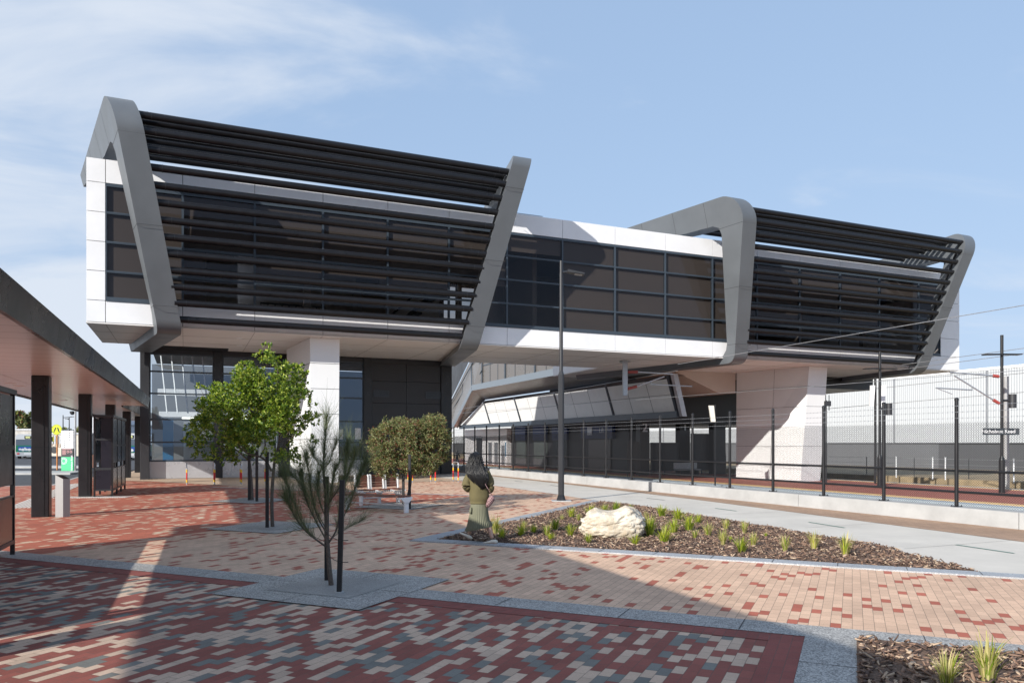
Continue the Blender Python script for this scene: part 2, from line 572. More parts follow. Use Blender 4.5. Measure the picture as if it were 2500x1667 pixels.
# pale traffic island across the bus road
b = MB(); b.prism([AT(-60, 1150, 45)[:2], (-26.5, 45.2), (-27.4, 48.6), (-60, 46.6)], -.2, .03)
b.build('traffic_island', M['kerbc'], kind='structure')
b = MB(); b.prism([(-32, 57), (-31.2, 60), (-95, 60), (-95, 57)], -.2, .05)
b.build('far_kerb', M['kerbc'], kind='structure')

def qsheet(name, pq, z, m):
    return sheet(name, [PQ(p, q) for p, q in pq], z, m)

# foreground tri-colour pavers
qsheet('foreground_pavers', [(-8, -24), (-8, -.40), (7.5, -.40), (7.5, -24)], .004, M['pv_fore'])
# plain red border rows along the band
qsheet('red_border', [(7.22, -24), (7.22, -.40), (7.5, -.40), (7.5, -24)], .008, M['pv_border'])
qsheet('red_border_edge', [(-8, -.70), (-8, -.40), (7.22, -.40), (7.22, -.70)], .008, M['pv_border'])
# band of exposed aggregate
qsheet('aggregate_band', [(7.5, -24), (7.5, 14), (7.97, 14), (7.97, -24)], .012, M['agg'])
qsheet('aggregate_margin', [(-8, -.40), (-8, .035), (7.5, .035), (7.5, -.40)], .012, M['agg'])
# tan pavers
e_path = [UV(12.0, 34), UV(12.0, 24), UV(11.95, 20.2), UV(11.6, 15), UV(11.1, 10.5), UV(10.56, 7.0)]
tan_poly = [PQ(7.97, -12.0), PQ(7.97, 14), PQ(11.83, 14), PQ(11.83, -7.4)] 
sheet('tan_pavers', [PQ(7.97, -12.0), PQ(7.97, 14), PQ(11.85, 14), PQ(11.85, -7.42), UV(11.95, 20.2), UV(12.0, 24), UV(12.0, 36), PQ(34.5, -19), PQ(32.5, -24), PQ(23.2, -24), PQ(23.2, -12.0)], .004, M['pv_tan'])
qsheet('grey_band_far', [(23.0, -24), (23.0, -10.6), (23.2, -10.6), (23.2, -24)], .008, M['granite'])
# tan apron in front of the hall
sheet('apron', [(-19.5, 36.4), (-17.1, 35.6), (-8.7, 29.6), (-6.6, 32.3), (-5.8, 34.6), (-2.2, 36), UV(12, 60), UV(-3, 60)], .012, mat('apron_concrete', (.47, .35, .25), .8, var=.06))

def pit(p0, p1, q0, q1, bw=.45, z=.016):
    qsheet('tree_pit_surround', [(p0, q0), (p0, q1), (p1, q1), (p1, q0)], z, M['agg'])
    qsheet('tree_pit_pad', [(p0 + bw, q0 + bw), (p0 + bw, q1 - bw), (p1 - bw, q1 - bw), (p1 - bw, q0 + bw)], z + .004, M['pad'])
pit(6.69, 8.71, -6.94, -4.83)
for (cx, cy) in ((-5.15, 16.2), (-8.15, 23.7), (-3.2, 21.6)):
    p = cx * SP + cy * CP; q = cx * CP - cy * SP
    pit(p - .95, p + .95, q - .95, q + .95)
# expansion joints across the band and surrounds
b = MB()
for q in [-22, -19.6, -17.2, -14.8, -12.4, -10.0, -8.1, -3.6, -2.2, -1.0, .6, 1.8, 3.0, 4.2, 5.4, 6.6]:
    b.poly([PQ(7.5, q, .0165), PQ(7.5, q + .008, .0165), PQ(7.97, q + .008, .0165), PQ(7.97, q, .0165)])
for p in [3.2, 5.0, 6.6]:
    b.poly([PQ(p, -.40, .0165), PQ(p, .035, .0165), PQ(p + .008, .035, .0165), PQ(p + .008, -.40, .0165)])
for (a, c, d, e) in [(6.69, -5.9, 7.14, -5.9), (8.26, -5.9, 8.71, -5.9), (7.7, -6.94, 7.7, -6.49), (7.7, -5.28, 7.7, -4.83)]:
    if a == d: b.poly([PQ(a, c, .0205), PQ(d, e, .0205), PQ(d + .008, e, .0205), PQ(a + .008, c, .0205)])
    else: b.poly([PQ(a, c, .0205), PQ(a, c + .008, .0205), PQ(d, e + .008, .0205), PQ(d, e, .0205)])
b.build('slab_joints', M['joint'], kind='structure')

# planter beds -----------------------------------------------------
mulch_m = mat('bark_mulch', (.15, .095, .066), .95, var=.5, vscale=30, bump=1.0, bscale=45)
BED1 = [PQ(12.2, -7.05), PQ(12.2, 1.62), UV(11.1, 9.5), UV(11.6, 15.0), UV(11.85, 18.2), UV(11.75, 19.6), PQ(22.05, -7.05)]
sheet('mulch_bed', BED1, .02, mulch_m)
BED2 = [PQ(-3, .035), PQ(-3, 12), PQ(7.6, 12), PQ(7.6, .035)]
sheet('mulch_bed', BED2, .022, mulch_m)
# granite edging of the triangular bed
b = MB()
def strip(b, pts_in, pts_out, z0, z1):
    for i in range(len(pts_in) - 1):
        a, c, d, e = pts_in[i], pts_in[i + 1], pts_out[i + 1], pts_out[i]
        b.prism([a[:2], c[:2], d[:2], e[:2]], z0, z1)
strip(b, [PQ(12.2, 14), PQ(12.2, -7.05)], [PQ(11.85, 14), PQ(11.85, -7.42)], .0, .026)
strip(b, [PQ(12.2, -7.05), PQ(22.1, -7.05)], [PQ(11.85, -7.42), PQ(22.7, -7.42)], .0, .0261)
b.build('granite_edging', M['granite'], kind='structure')
b = MB()
for q in np.arange(-6.5, 13, .9):
    b.poly([PQ(11.85, q, .031), PQ(11.85, q + .008, .031), PQ(12.2, q + .008, .031), PQ(12.2, q, .031)])
for p in np.arange(13, 22, .9):
    b.poly([PQ(p, -7.42, .031), PQ(p + .008, -7.42, .031), PQ(p + .008, -7.05, .031), PQ(p, -7.05, .031)])
b.build('edging_joints', M['joint'], kind='structure')

# concrete shared path ----------------------------------------------
wall_in = [UV(15.9, 8.0), UV(15.9, 12), UV(15.9, 20), UV(15.9, 30), UV(15.9, 60)]
brown_in = [UV(13.9, 8.0), UV(14.25, 12), UV(14.95, 20), UV(15.35, 30), UV(15.5, 60)]
left_e = [PQ(12.2, 1.62), UV(11.1, 9.5), UV(11.6, 15.0), UV(11.85, 18.2), UV(11.75, 19.6), PQ(22.7, -7.42), UV(12.0, 24), UV(12.0, 36), UV(9.5, 60)]
sheet('shared_path', [PQ(12.2, 1.62), PQ(12.2, 6.0)] + [UV(13.6, 5.0)] + brown_in + list(reversed(left_e))[:-1], .010, M['concrete'])
sheet('shared_path_near', [PQ(12.2, 6.0), PQ(12.2, 14), UV(15.9, 2), UV(15.9, 5), UV(13.6, 5.0)], .0105, M['concrete'])
sheet('brown_paver_edge', [UV(13.6, 5.0)] + brown_in + list(reversed(wall_in)) + [UV(15.9, 5.0)], .0145, M['pv_brown'])
b = MB()
dashes = [((740, 88), (850, 103)), ((1228, 161), (1415, 191)), ((1995, 280), (2300, 325))]
for (x0, y0), (x1, y1) in dashes:
    a = G(1400 + x0 * .4677, 1200 + y0 * .4677); c = G(1400 + x1 * .4677, 1200 + y1 * .4677)
    a = Vector(a); c = Vector(c); n = Vector((c.y - a.y, a.x - c.x, 0)).normalized() * .028
    b.poly([a + n + Vector((0, 0, .016)), c + n + Vector((0, 0, .016)), c - n + Vector((0, 0, .016)), a - n + Vector((0, 0, .016))])
b.build('path_marking', mat('green_paint', (.03, .16, .12), .6), kind='structure')
b = MB()
for (x0, y0), (x1, y1) in [((670, 1193), (740, 1202)), ((1000, 1232), (1080, 1243)), ((1890, 1352), (2060, 1371))]:
    a = Vector(G(1080 + x0 * .2636, 860 + y0 * .2636)); c = Vector(G(1080 + x1 * .2636, 860 + y1 * .2636))
    n = Vector((c.y - a.y, a.x - c.x, 0)).normalized() * .028
    b.poly([a + n + Vector((0, 0, .016)), c + n + Vector((0, 0, .016)), c - n + Vector((0, 0, .016)), a - n + Vector((0, 0, .016))])
b.build('path_marking', mat('dark_paint', (.05, .07, .075), .6), kind='structure')
# saw-cut joints over the path
b = MB()
for v in np.arange(6, 58, 3.1):
    ur = 13.6 + (v - 5) * .09 if v < 20 else 15.2
    b.poly([UV(11.2 if v < 12 else 12.05, v, .0155), UV(min(ur, 15.2), v, .0155), UV(min(ur, 15.2), v + .012, .0155), UV(11.2 if v < 12 else 12.05, v + .012, .0155)])
b.build('path_joints', mat('path_joint', (.25, .24, .22), .9), kind='structure')

# tactile strips near the canopy
b = MB()
p0 = Vector(G(140, 1214)); p1 = Vector(G(319, 1213))
dirv = (p1 - p0); ln = dirv.length; dirv.normalize(); nv = Vector((-dirv.y, dirv.x, 0))
for k in range(int(ln / .075)):
    a = p0 + dirv * (k * .075)
    c = a + dirv * .045
    b.prism([tuple((a - nv * .3)[:2]), tuple((c - nv * .3)[:2]), tuple((c + nv * .3)[:2]), tuple((a + nv * .3)[:2])], .001, .012)
p0 = Vector(G(46, 1240)); p1 = Vector(G(188, 1181))
dirv = (p1 - p0); ln = dirv.length; dirv.normalize(); nv = Vector((-dirv.y, dirv.x, 0))
for k in range(6):
    o_ = -.25 + k * .1
    a = p0 + nv * o_; c = p1 + nv * o_
    b.prism([tuple(a[:2]), tuple((a + nv * .06)[:2]), tuple((c + nv * .06)[:2]), tuple(c[:2])], .001, .012)
b.build('tactile_paving', mat('tactile_cream', (.72, .70, .66), .6), kind='structure')
# ================================================================== STATION
VF = 34.1                 # facade plane (v)
ZB, ZT = 6.63, 13.15      # underside and top of the raised concourse
ZW0, ZW1 = 7.5, 12.2      # window band
UL, UR = -3.63, 47.1
JU = [-2.95, -.12, 2.72, 5.6, 8.53, 11.5, 14.5, 17.56, 20.65, 23.8, 26.95, 30.1, 33.3, 36.5, 39.8, 43.3]
st = thing('railway_station', 'raised white and glass station concourse with black louvre screens between folded grey frames', 'station', UV(8, VF, 0), TH)

def uvb(): return MB()
# --- white fascia of the long facade as panels with real gaps
b = MB()
def panel(u0, u1, z0, z1, v=VF, t=.09, g=.012):
    b.box(u0 + g, u1 - g, v, v + t, z0 + g, z1 - g, tf=UV)
edges = [UL] + JU + [UR]
for i in range(len(edges) - 1):
    panel(edges[i], edges[i + 1], ZW1, ZT)
    panel(edges[i], edges[i + 1], ZB, ZW0)
zz = np.linspace(ZW0, ZW1, 5)
for k in range(4):
    panel(UL, JU[0], zz[k], zz[k + 1]); panel(45.3, UR, zz[k], zz[k + 1])
b.build('fascia_panel', M['white'], st)
# backing wall behind the panel gaps, end walls, roof
DPL = 7.6; DPR = 14.0
b = MB()
b.box(UL + .02, UR - .02, VF + .09, VF + .2, ZW1 + .02, ZT - .03, tf=UV)
b.box(UL + .02, UR - .02, VF + .09, VF + .2, ZB + .02, ZW0 - .02, tf=UV)
b.box(UL + .02, JU[0] - .02, VF + .09, VF + .2, ZW0 - .02, ZW1 + .02, tf=UV)
b.box(45.32, UR - .02, VF + .09, VF + .2, ZW0 - .02, ZW1 + .02, tf=UV)
b.build('backing_wall', M['joint'], st)
b = MB()
b.box(UL, UL + .15, VF + .1, VF + 6.4, ZB, ZT, tf=UV)
b.box(UR - .15, UR, VF + .1, VF + DPR, ZB, ZT, tf=UV)
b.box(UL + .16, 2.4, VF + 6.25, VF + 6.4, ZB, ZT, tf=UV)
# rear wall with openings so daylight shows through
rear = [2.4, 8.6, 9.9, 13.4, 15.6, 24]
for i in range(len(rear) - 1):
    v0, v1 = VF + DPL - .15, VF + DPL
    if i % 2 == 0:
        b.box(rear[i], rear[i + 1], v0, v1, ZB, ZT, tf=UV)
    else:
        b.box(rear[i], rear[i + 1], v0, v1, ZB, 7.7, tf=UV)
        b.box(rear[i], rear[i + 1], v0, v1, 10.9, ZT, tf=UV)
b.box(24, 24.15, VF + DPL, VF + DPR, ZB, ZT, tf=UV)
b.box(24.15, 36, VF + DPR - .15, VF + DPR, ZB, ZT, tf=UV)
b.box(36, 44, VF + DPR - .15, VF + DPR, ZB, 8.0, tf=UV)
b.box(36, 44, VF + DPR - .15, VF + DPR, 11, ZT, tf=UV)
b.box(44, UR - .16, VF + DPR - .15, VF + DPR, ZB, ZT, tf=UV)
b.build('rear_wall', M['white'], st)
for (a_, c_) in ((8.6, 9.9), (13.4, 15.6), (17.3, 24)):
    if a_ < 17: 
        q = MB(); q.poly([UV(a_, VF + DPL - .07, 7.7), UV(c_, VF + DPL - .07, 7.7), UV(c_, VF + DPL - .07, 10.9), UV(a_, VF + DPL - .07, 10.9)]); q.build('rear_pane', M['glass'], st)
q = MB(); q.poly([UV(36, VF + DPR - .07, 8.0), UV(44, VF + DPR - .07, 8.0), UV(44, VF + DPR - .07, 11), UV(36, VF + DPR - .07, 11)]); q.build('rear_pane', M['glass'], st)
b = MB()
b.prism([(UL + .16, VF + .21), (UR - .16, VF + .21), (UR - .16, VF + DPR - .16), (24.2, VF + DPR - .16), (24.2, VF + DPL - .16), (2.4, VF + DPL - .16), (2.4, VF + 6.24), (UL + .16, VF + 6.24)], ZT - .55, ZT - .3, tf=UV)
b.build('roof', M['galv'], st)
# interior floor and ceiling
b = MB()
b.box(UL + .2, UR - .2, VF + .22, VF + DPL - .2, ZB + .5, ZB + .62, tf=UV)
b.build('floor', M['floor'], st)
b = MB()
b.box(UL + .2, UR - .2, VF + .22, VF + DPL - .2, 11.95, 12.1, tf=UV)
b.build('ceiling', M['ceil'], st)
b = MB()
for (u0, u1, v0, v1, z1) in [(-.2, -.0, .6, 5, 11.9), (4.9, 5.2, .8, 1.1, 11.9), (8.2, 9.4, 4, 6.5, 9.8), (12.6, 12.85, 2, 2.3, 11.9), (16.8, 17.05, 2, 6, 11.9), (19.6, 19.9, .8, 1.1, 11.9), (28, 28.25, .8, 4, 11.9), (34, 34.25, .8, 6, 11.9), (40.6, 40.9, 2, 2.3, 11.9)]:
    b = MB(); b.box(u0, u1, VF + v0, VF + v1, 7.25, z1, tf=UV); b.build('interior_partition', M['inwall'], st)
b = MB()
for k in range(9):
    u = 3.2 + k * .32
    b.box(u, u + .05, VF + 3.0, VF + 3.05, 7.25, 8.35, tf=UV)
b.box(3.2, 6.2, VF + 3.0, VF + 3.06, 8.34, 8.42, tf=UV)
b.build('balustrade', M['black'], st)
b = MB()
for k in range(10):
    t = k / 9
    b.box(9.6 + k * .42, 10.1 + k * .42, VF + 4.0, VF + 5.2, 7.3 + k * .42, 7.4 + k * .42, tf=UV)
b.build('interior_stair', M['black'], st)
b = MB()
b.tube([UV(9.5, VF + 4.0, 8.2), UV(13.6, VF + 4.0, 12.0)], .05, 6)
b.tube([UV(9.5, VF + 4.0, 7.4), UV(13.6, VF + 4.0, 11.2)], .14, 4)
b.build('stair_rail', M['black'], st)
# --- windows: one part per bay, the pane a sub-part
wb = edges[1:-1] + [45.3]
for i in range(len(wb) - 1):
    u0, u1 = wb[i], wb[i + 1]
    f = MB()
    fw = .045
    f.box(u0 + .001, u0 + fw, VF + .006, VF + .13, ZW0, ZW1, tf=UV)
    f.box(u1 - fw, u1 - .001, VF + .006, VF + .13, ZW0, ZW1, tf=UV)
    f.box(u0 + fw, u1 - fw, VF + .006, VF + .13, ZW0, ZW0 + .16, tf=UV)
    f.box(u0 + fw, u1 - fw, VF + .006, VF + .13, ZW1 - .12, ZW1, tf=UV)
    for z in zz[1:-1]:
        f.box(u0 + fw, u1 - fw, VF + .006, VF + .13, z - .045, z + .045, tf=UV)
        f.box(u0 + fw, u1 - fw, VF - .006, VF + .006, z - .012, z + .012, tf=UV)
    f.box(u0 + .01, u1 - .01, VF - .03, VF + .006, ZW0 - .02, ZW0 + .03, tf=UV)
    w = f.build('window', M['mull'], st)
    g = MB()
    for k in range(4):
        g.poly([UV(u0 + fw, VF + .035, zz[k] + .04), UV(u1 - fw, VF + .035, zz[k] + .04), UV(u1 - fw, VF + .035, zz[k + 1] - .04), UV(u0 + fw, VF + .035, zz[k + 1] - .04)])
    g.build('pane', M['glass'], w)
    # blinds drawn behind many bays
    bl = None
    full = i in (0, 7, 8, 9, 10) 
    if full: segs = [(u0 + .05, u1 - .05, ZW0 + .1, ZW1 - .05)]
    elif i in (1, 2, 3, 4, 5, 6, 11, 12, 13, 14, 15):
        rr = random.Random(i * 7 + 1)
        drop = [0, 2.3, 3.1, 2.9, 3.6, 2.7, .9, .7, 0, 0, 0, 3.2, 2.4, 3.6, 1.2, .8][i]
        segs = [(u0 + .05, u1 - .05, ZW1 - drop, ZW1 - .05)]
        if i in (1,): segs.append((u0 + .05, u0 + .9, ZW0 + .1, ZW1 - drop - .01))
        if i == 7: pass
    else: segs = []
    if segs:
        q = MB()
        for (a, c, z0, z1) in segs:
            q.box(a, c, VF + .132, VF + .15, z0, z1, tf=UV)
        q.build('blind', M['blind'], w)
# ceiling lights seen through the glass
def spot(u, v, z):
    q = MB()
    for du in (-.12, .12):
        for dv in (-.1, .1):
            q.cyl(u + du, v + dv, z - .02, z, .07, 10)
    q.v = [UV(*p) for p in q.v]
    q.build('downlight', M['lampglow'], st)
for (u, v) in ((4.9, 36.2), (8.6, 36.6), (13.3, 36.9), (32, 37)):
    spot(u, v, 11.94)
# roof handrail
b = MB()
pts = [UV(u, VF + 1.2, ZT + .42) for u in np.linspace(0, 17, 18)]
b.tube(pts, .022, 6)
b.tube([UV(u, VF + 1.2, ZT + .22) for u in (0, 17)], .018, 6)
for u in np.linspace(1, 16, 6): b.tube([UV(u, VF + 1.2, ZT - .3), UV(u, VF + 1.2, ZT + .42)], .022, 6)
b.build('roof_handrail', M['galv'], st)

# --- soffit in panels
b = MB()
sof = [(UL, VF + .0), (UR, VF + .0), (UR, VF + DPR), (24, VF + DPR), (24, VF + DPL), (2.0, VF + DPL), (2.0, VF + 6.4), (UL, VF + 6.4)]
b.prism(sof, ZB - .06, ZB - .005, tf=UV)
b.build('soffit', M['soffit'], st)
b = MB()
for u in JU:
    d1 = 6.4 if u < 2 else (DPL if u < 24 else DPR)
    b.box(u - .008, u + .008, VF + .02, VF + d1 - .02, ZB - .068, ZB - .061, tf=UV)
for dv, ua, ub in ((2.4, UL, UR), (4.8, UL, UR), (9.6, 24, UR)):
    b.box(ua + .02, ub - .02, VF + dv - .008, VF + dv + .008, ZB - .0675, ZB - .0605, tf=UV)
b.build('soffit_joint', mat('soffit_joint', (.30, .28, .26), .9), st)
b = MB()
for (u, v) in ((2.2, 36.3), (2.4, 39), (7.6, 38.5), (18.0, 39.2), (27.0, 38.2), (31, 37)):
    b.cyl(u, v, ZB - .075, ZB - .0595, .16, 16)
b.v = [UV(*p) for p in b.v]
b.build('soffit_light', M['white2'], st)

# --- folded steel frames.  Profile in (w, z): w = distance out from the facade
def arc(cx, cz, r, a0, a1, n=8):
    return [(cx + r * cos(radians(a0 + (a1 - a0) * k / n)), cz + r * sin(radians(a0 + (a1 - a0) * k / n))) for k in range(n + 1)]
def frame_profile(back_t, back_b, R=1.15):
    Wt, Wb = 2.95, 1.05
    # outer leg line from (Wb,7.2) to (Wt,13.6)
    lean = math.degrees(math.atan2(Wt - Wb, 6.9))
    out_ = []
    out_ += [(-back_b, 6.25)]
    out_ += [(.15, 6.25)]
    out_ += arc(.15, 6.95, .70, -90, -lean, 7)[1:]
    cx, cz = Wt - R * cos(radians(lean)) - .10 + (1.15 - R) * .22, 13.72 + (1.15 - R)
    out_ += arc(cx, cz, R, -lean, 92, 10)
    top = out_[-1][1]
    out_ += [(-back_t, top)]
    inn = [(-back_t, top - .55), (-.9, top - 1.30)]
    ix, iz = Wt - 1.55, top - 1.75
    inn += [(ix - .45, top - 1.33)]
    inn += [(ix - .1, iz + .25), (ix, iz - .1)]
    inn += [(Wb - .62, 7.3), (Wb - .75, 7.0), (Wb - 1.0, 6.72), (-back_b, 6.70)]
    return out_, inn

def make_frame(ub, ut, skew, back_t, back_b, width=.90, nm='steel_frame', R=1.15):
    """ub/ut = u of the frame's left front edge at the bottom / top; skew = sideways travel of the
    frame per metre towards the back"""
    o_, i_ = frame_profile(back_t, back_b, R)
    def pos(w, z, side):
        t = (z - 6.25) / (14.85 - 6.25)
        u = ub + (ut - ub) * t
        wf = 1.0 + 1.9 * max(0, min(1, t))
        u += skew * (wf - w)
        return UV(u + side * width, VF - w, z)
    prof = o_ + i_
    n = len(prof)
    vs = [pos(w, z, 0) for w, z in prof] + [pos(w, z, 1) for w, z in prof]
    b = MB()
    fs = []
    for i in range(n):
        j = (i + 1) % n
        fs.append((i, j, n + j, n + i))
    no, ni = len(o_), len(i_)
    # side caps as quads/tris between outer and inner chains
    def cap(off, flip):
        a = list(range(no)); c = list(range(n - 1, no - 1, -1))
        ia = ic = 0
        while ia < no - 1 or ic < ni - 1:
            ta = (ia + 1) / (no - 1) if ia < no - 1 else 9
            tcv = (ic + 1) / (ni - 1) if ic < ni - 1 else 9
            if ta <= tcv:
                t = (a[ia] + off, a[ia + 1] + off, c[ic] + off); ia += 1
            else:
                t = (a[ia] + off, c[ic + 1] + off, c[ic] + off); ic += 1
            fs.append(t if flip else t[::-1])
    cap(0, True); cap(n, False)
    b.add(vs, fs)
    f = b.build(nm, M['frame'], st)
    smooth_angle(f, 28)
    # panel joints: thin raised bands at fixed heights
    j = MB()
    def jband(w0, z0, w1, z1):
        e = .004
        for sd in (0, 1):
            s_ = -e / width if sd == 0 else 1 + e / width
            j.poly([pos(w0, z0 - .009, s_), pos(w1, z1 - .009, s_), pos(w1, z1 + .009, s_), pos(w0, z0 + .009, s_)])
        d = Vector((w0 - w1, z0 - z1)).normalized() * e
        a0, a1 = w0 + d.x, z0
        j.poly([pos(a0, a1 - .009, 0), pos(a0, a1 - .009, 1), pos(a0, a1 + .009, 1), pos(a0, a1 + .009, 0)])
    lg = lambda z: 1.05 + (2.95 - 1.05) * (z - 6.85) / 6.9
    li = lambda z: (.43 + (1.40 - .43) * (z - 7.3) / (13.0 - 7.3))
    for z in (7.25, 10.2, 13.35):
        jband(lg(z) - .015, z, li(min(z, 13.0)) if z < 13 else 1.0, z if z < 13 else 13.3)
    for w in (.6, -1.6, -4.0, -6.5, -9):
        if -w < back_t - .3:
            zt = 14.87
            e = .004
            for sd in (0, 1):
                s_ = -e / width if sd == 0 else 1 + e / width
                j.poly([pos(w, zt, s_), pos(w + .018, zt, s_), pos(w + .018, 13.45, s_), pos(w, 13.45, s_)])
    j.build('panel_joint', M['joint'], f)
    return f, pos
f1, pos1 = make_frame(-.95, -2.65, -.19, 8.0, 6.9)
f2, pos2 = make_frame(11.75, 13.6, .20, 9.0, 7.2, R=.45)
f3, pos3 = make_frame(27.95, 26.3, -.21, 13.0, 12.5)
f4, pos4 = make_frame(42.05, 43.9, .20, 13.0, 12.5)

# --- louvre blades between the frames
def leg_w(z): return 1.05 + 1.9 * (z - 6.85) / 6.9
def louvres(pl, pr):
    zs = np.linspace(6.84, 14.15, 13)
    items = []
    for k, z in enumerate(zs):
        w = leg_w(z) - .30
        if k == 0: w -= .18
        if k == 12: w -= .25
        items.append((w, z))
    for k in range(8):
        items.append((1.85 - .60 * k, 14.42 - .02 * k))
    for w, z in items:
        b = MB()
        a = Vector(pl(w, z, .93)); c = Vector(pr(w, z, .05))
        d = (c - a).normalized()
        e1 = Vector((d.y, -d.x, 0)).normalized()      # outwards
        e2 = Vector((0, 0, 1))
        n = 12
        rings = []
        for p in (a, c):
            rings.append([tuple(p + e1 * .145 * cos(2 * pi * i / n) + e2 * .142 * sin(2 * pi * i / n)) for i in range(n)])
        b.loft(rings)
        o = b.build('louvre', M['louvre'], st); smooth_angle(o, 50)
        # sleeve joints
        for t in (.035, .965):
            s_ = MB()
            p = a.lerp(c, t)
            r2 = [[tuple(p + d * q + e1 * .151 * cos(2 * pi * i / n) + e2 * .148 * sin(2 * pi * i / n)) for i in range(n)] for q in (-.02, .02)]
            s_.loft(r2)
            s_.build('sleeve', M['black'], o)
louvres(pos1, pos2)
louvres(pos3, pos4)
# bracket ladders carrying the blade ends
for pf, sd in ((pos1, 1.03), (pos2, -.03), (pos3, 1.03), (pos4, -.03)):
    b = MB()
    z0, z1 = 6.9, 14.0
    for off in (.30,):
        pts = [pf(leg_w(z) - .62, z, sd) for z in np.linspace(z0, z1, 10)]
        b.tube(pts, .07, 4)
    for z in np.linspace(6.84, 14.15, 13)[1:]:
        a = Vector(pf(leg_w(z) - .62, z, sd)); c = Vector(pf(leg_w(z) - .36, z, sd))
        b.tube([a, c], .05, 4)
    b.tube([pf(w, 14.4, sd) for w in (1.9, .5, -1.2)], .06, 4)
    b.build('louvre_bracket', M['black'], st)

# --- piers
def pier(poly0, poly1, z0, z1, nz_, nm='pier'):
    rings = []
    b = MB()
    b.loft([[UV(u, v, z0) for u, v in poly0], [UV(u, v, z1) for u, v in poly1]])
    o = b.build(nm, M['pier'], st)
    j = MB()
    n = len(poly0)
    cu = sum(p[0] for p in poly0) / n; cv = sum(p[1] for p in poly0) / n
    for k in range(1, nz_):
        z = z1 - k * (z1 - z0 + .3) / nz_
        t = (z - z0) / (z1 - z0)
        pl = [(poly0[i][0] + (poly1[i][0] - poly0[i][0]) * t, poly0[i][1] + (poly1[i][1] - poly0[i][1]) * t) for i in range(n)]
        e = []
        for (u, v) in pl:
            dd = Vector((u - cu, v - cv)).normalized() * .006
            e.append((u + dd.x, v + dd.y))
        for i in range(n):
            a, c = e[i], e[(i + 1) % n]
            j.poly([UV(a[0], a[1], z - .009), UV(c[0], c[1], z - .009), UV(c[0], c[1], z + .009), UV(a[0], a[1], z + .009)])
    j.build('pier_joint', M['joint'], o)
    return o
pier([(5.2, 34.8), (6.4, 34.8), (6.8, 39.7), (4.9, 39.7)], [(5.14, 34.8), (6.46, 34.8), (6.9, 39.7), (4.7, 39.7)], .0, ZB - .065, 6)
p2 = pier([(34.7, 35.5), (36.3, 35.5), (36.6, 41), (34.35, 41.0)], [(35.4, 35.5), (36.9, 35.5), (37.2, 41), (34.4, 41.0)], -.55, ZB - .065, 6)
b = MB()
for t in (.45,):
    u0 = 34.7 + (34.35 - 34.7) * t - .012; v = 35.5 + 5.5 * t
    u1 = 35.4 + (34.4 - 35.4) * t - .012
    b.poly([UV(u0, v, -.5), UV(u0, v + .02, -.5), UV(u1, v + .02, ZB - .07), UV(u1, v, ZB - .07)])
b.build('pier_joint', M['joint'], p2)
# bulkhead behind pier 2
b = MB()
pts = [(29.2, ZB - .065), (34.3, ZB - .065), (34.3, 5.2), (32.8, 5.2)]
b.add([UV(u, 41.0, z) for u, z in pts] + [UV(u, 46.0, z) for u, z in pts], [(0, 3, 2, 1), (4, 5, 6, 7), (0, 1, 5, 4), (1, 2, 6, 5), (2, 3, 7, 6), (3, 0, 4, 7)])
b.build('bulkhead', M['bulk'], st)
b = MB()
b.box(29.6, 46, 46.1, 60, 3.25, ZB - .07, tf=UV)
b.build('platform_ceiling', M['dark'], st)
b = MB()
b.box(UR - 9, UR - .4, VF + 6.5, VF + DPR - .3, ZB - .9, ZB - .07, tf=UV)
b.build('underside_beam', M['black'], st)

# --- ground floor hall
HV = 41.9
b = MB()
hc = [(-2.08, -1.67), (1.31, 1.75), (4.52, 5.05), (9.1, 9.55), (13.6, 14.25)]
for (a, c) in hc[1:]:
    b = MB(); b.bevbox(a, c, HV - .14, HV + .4, -.3, ZB - .07, .012, tf=UV); b.build('column', M['black'], st)
b = MB(); b.bevbox(-2.08, -1.67, HV - .45, HV + .4, -.3, ZB - .07, .012, tf=UV); b.build('column', M['dark'], st)
b = MB(); b.box(-1.67, 13.6, HV - .02, HV + .3, 6.3, ZB - .07, tf=UV); b.build('header_beam', M['dark'], st)
b = MB(); b.box(-1.6, 14.2, VF + DPL + .02, HV + 8, ZB - .06, ZB + .4, tf=UV); b.build('hall_roof', M['dark'], st)
TR = [.92, 1.86, 3.01, 4.31, 5.42, 6.3]
def hall_window(u0, u1, nm='hall_window'):
    f = MB()
    for z in TR:
        f.box(u0, u1, HV - .03, HV + .08, z - .04, z + .04, tf=UV)
    for u in (u0, u1 - .05):
        f.box(u, u + .05, HV - .028, HV + .08, TR[0] + .04, 6.26, tf=UV)
    w = f.build(nm, M['mull'], st)
    g = MB()
    for k in range(5):
        g.poly([UV(u0 + .05, HV + .03, TR[k] + .04), UV(u1 - .05, HV + .03, TR[k] + .04), UV(u1 - .05, HV + .03, TR[k + 1] - .04), UV(u0 + .05, HV + .03, TR[k + 1] - .04)])
    g.build('pane', M['hallglass'], w)
    q = MB(); q.box(u0, u1, HV - .035, HV + .1, .03, TR[0] - .045, tf=UV); q.build('plinth_panel', M['plinth'] if 'plinth' in M else M['white2'], w)
M['plinth'] = mat('plinth_panel', (.46, .46, .48), .3, metal=.3, var=.05)
hall_window(-1.67, 1.31); hall_window(1.75, 4.52); hall_window(5.05, 9.1)
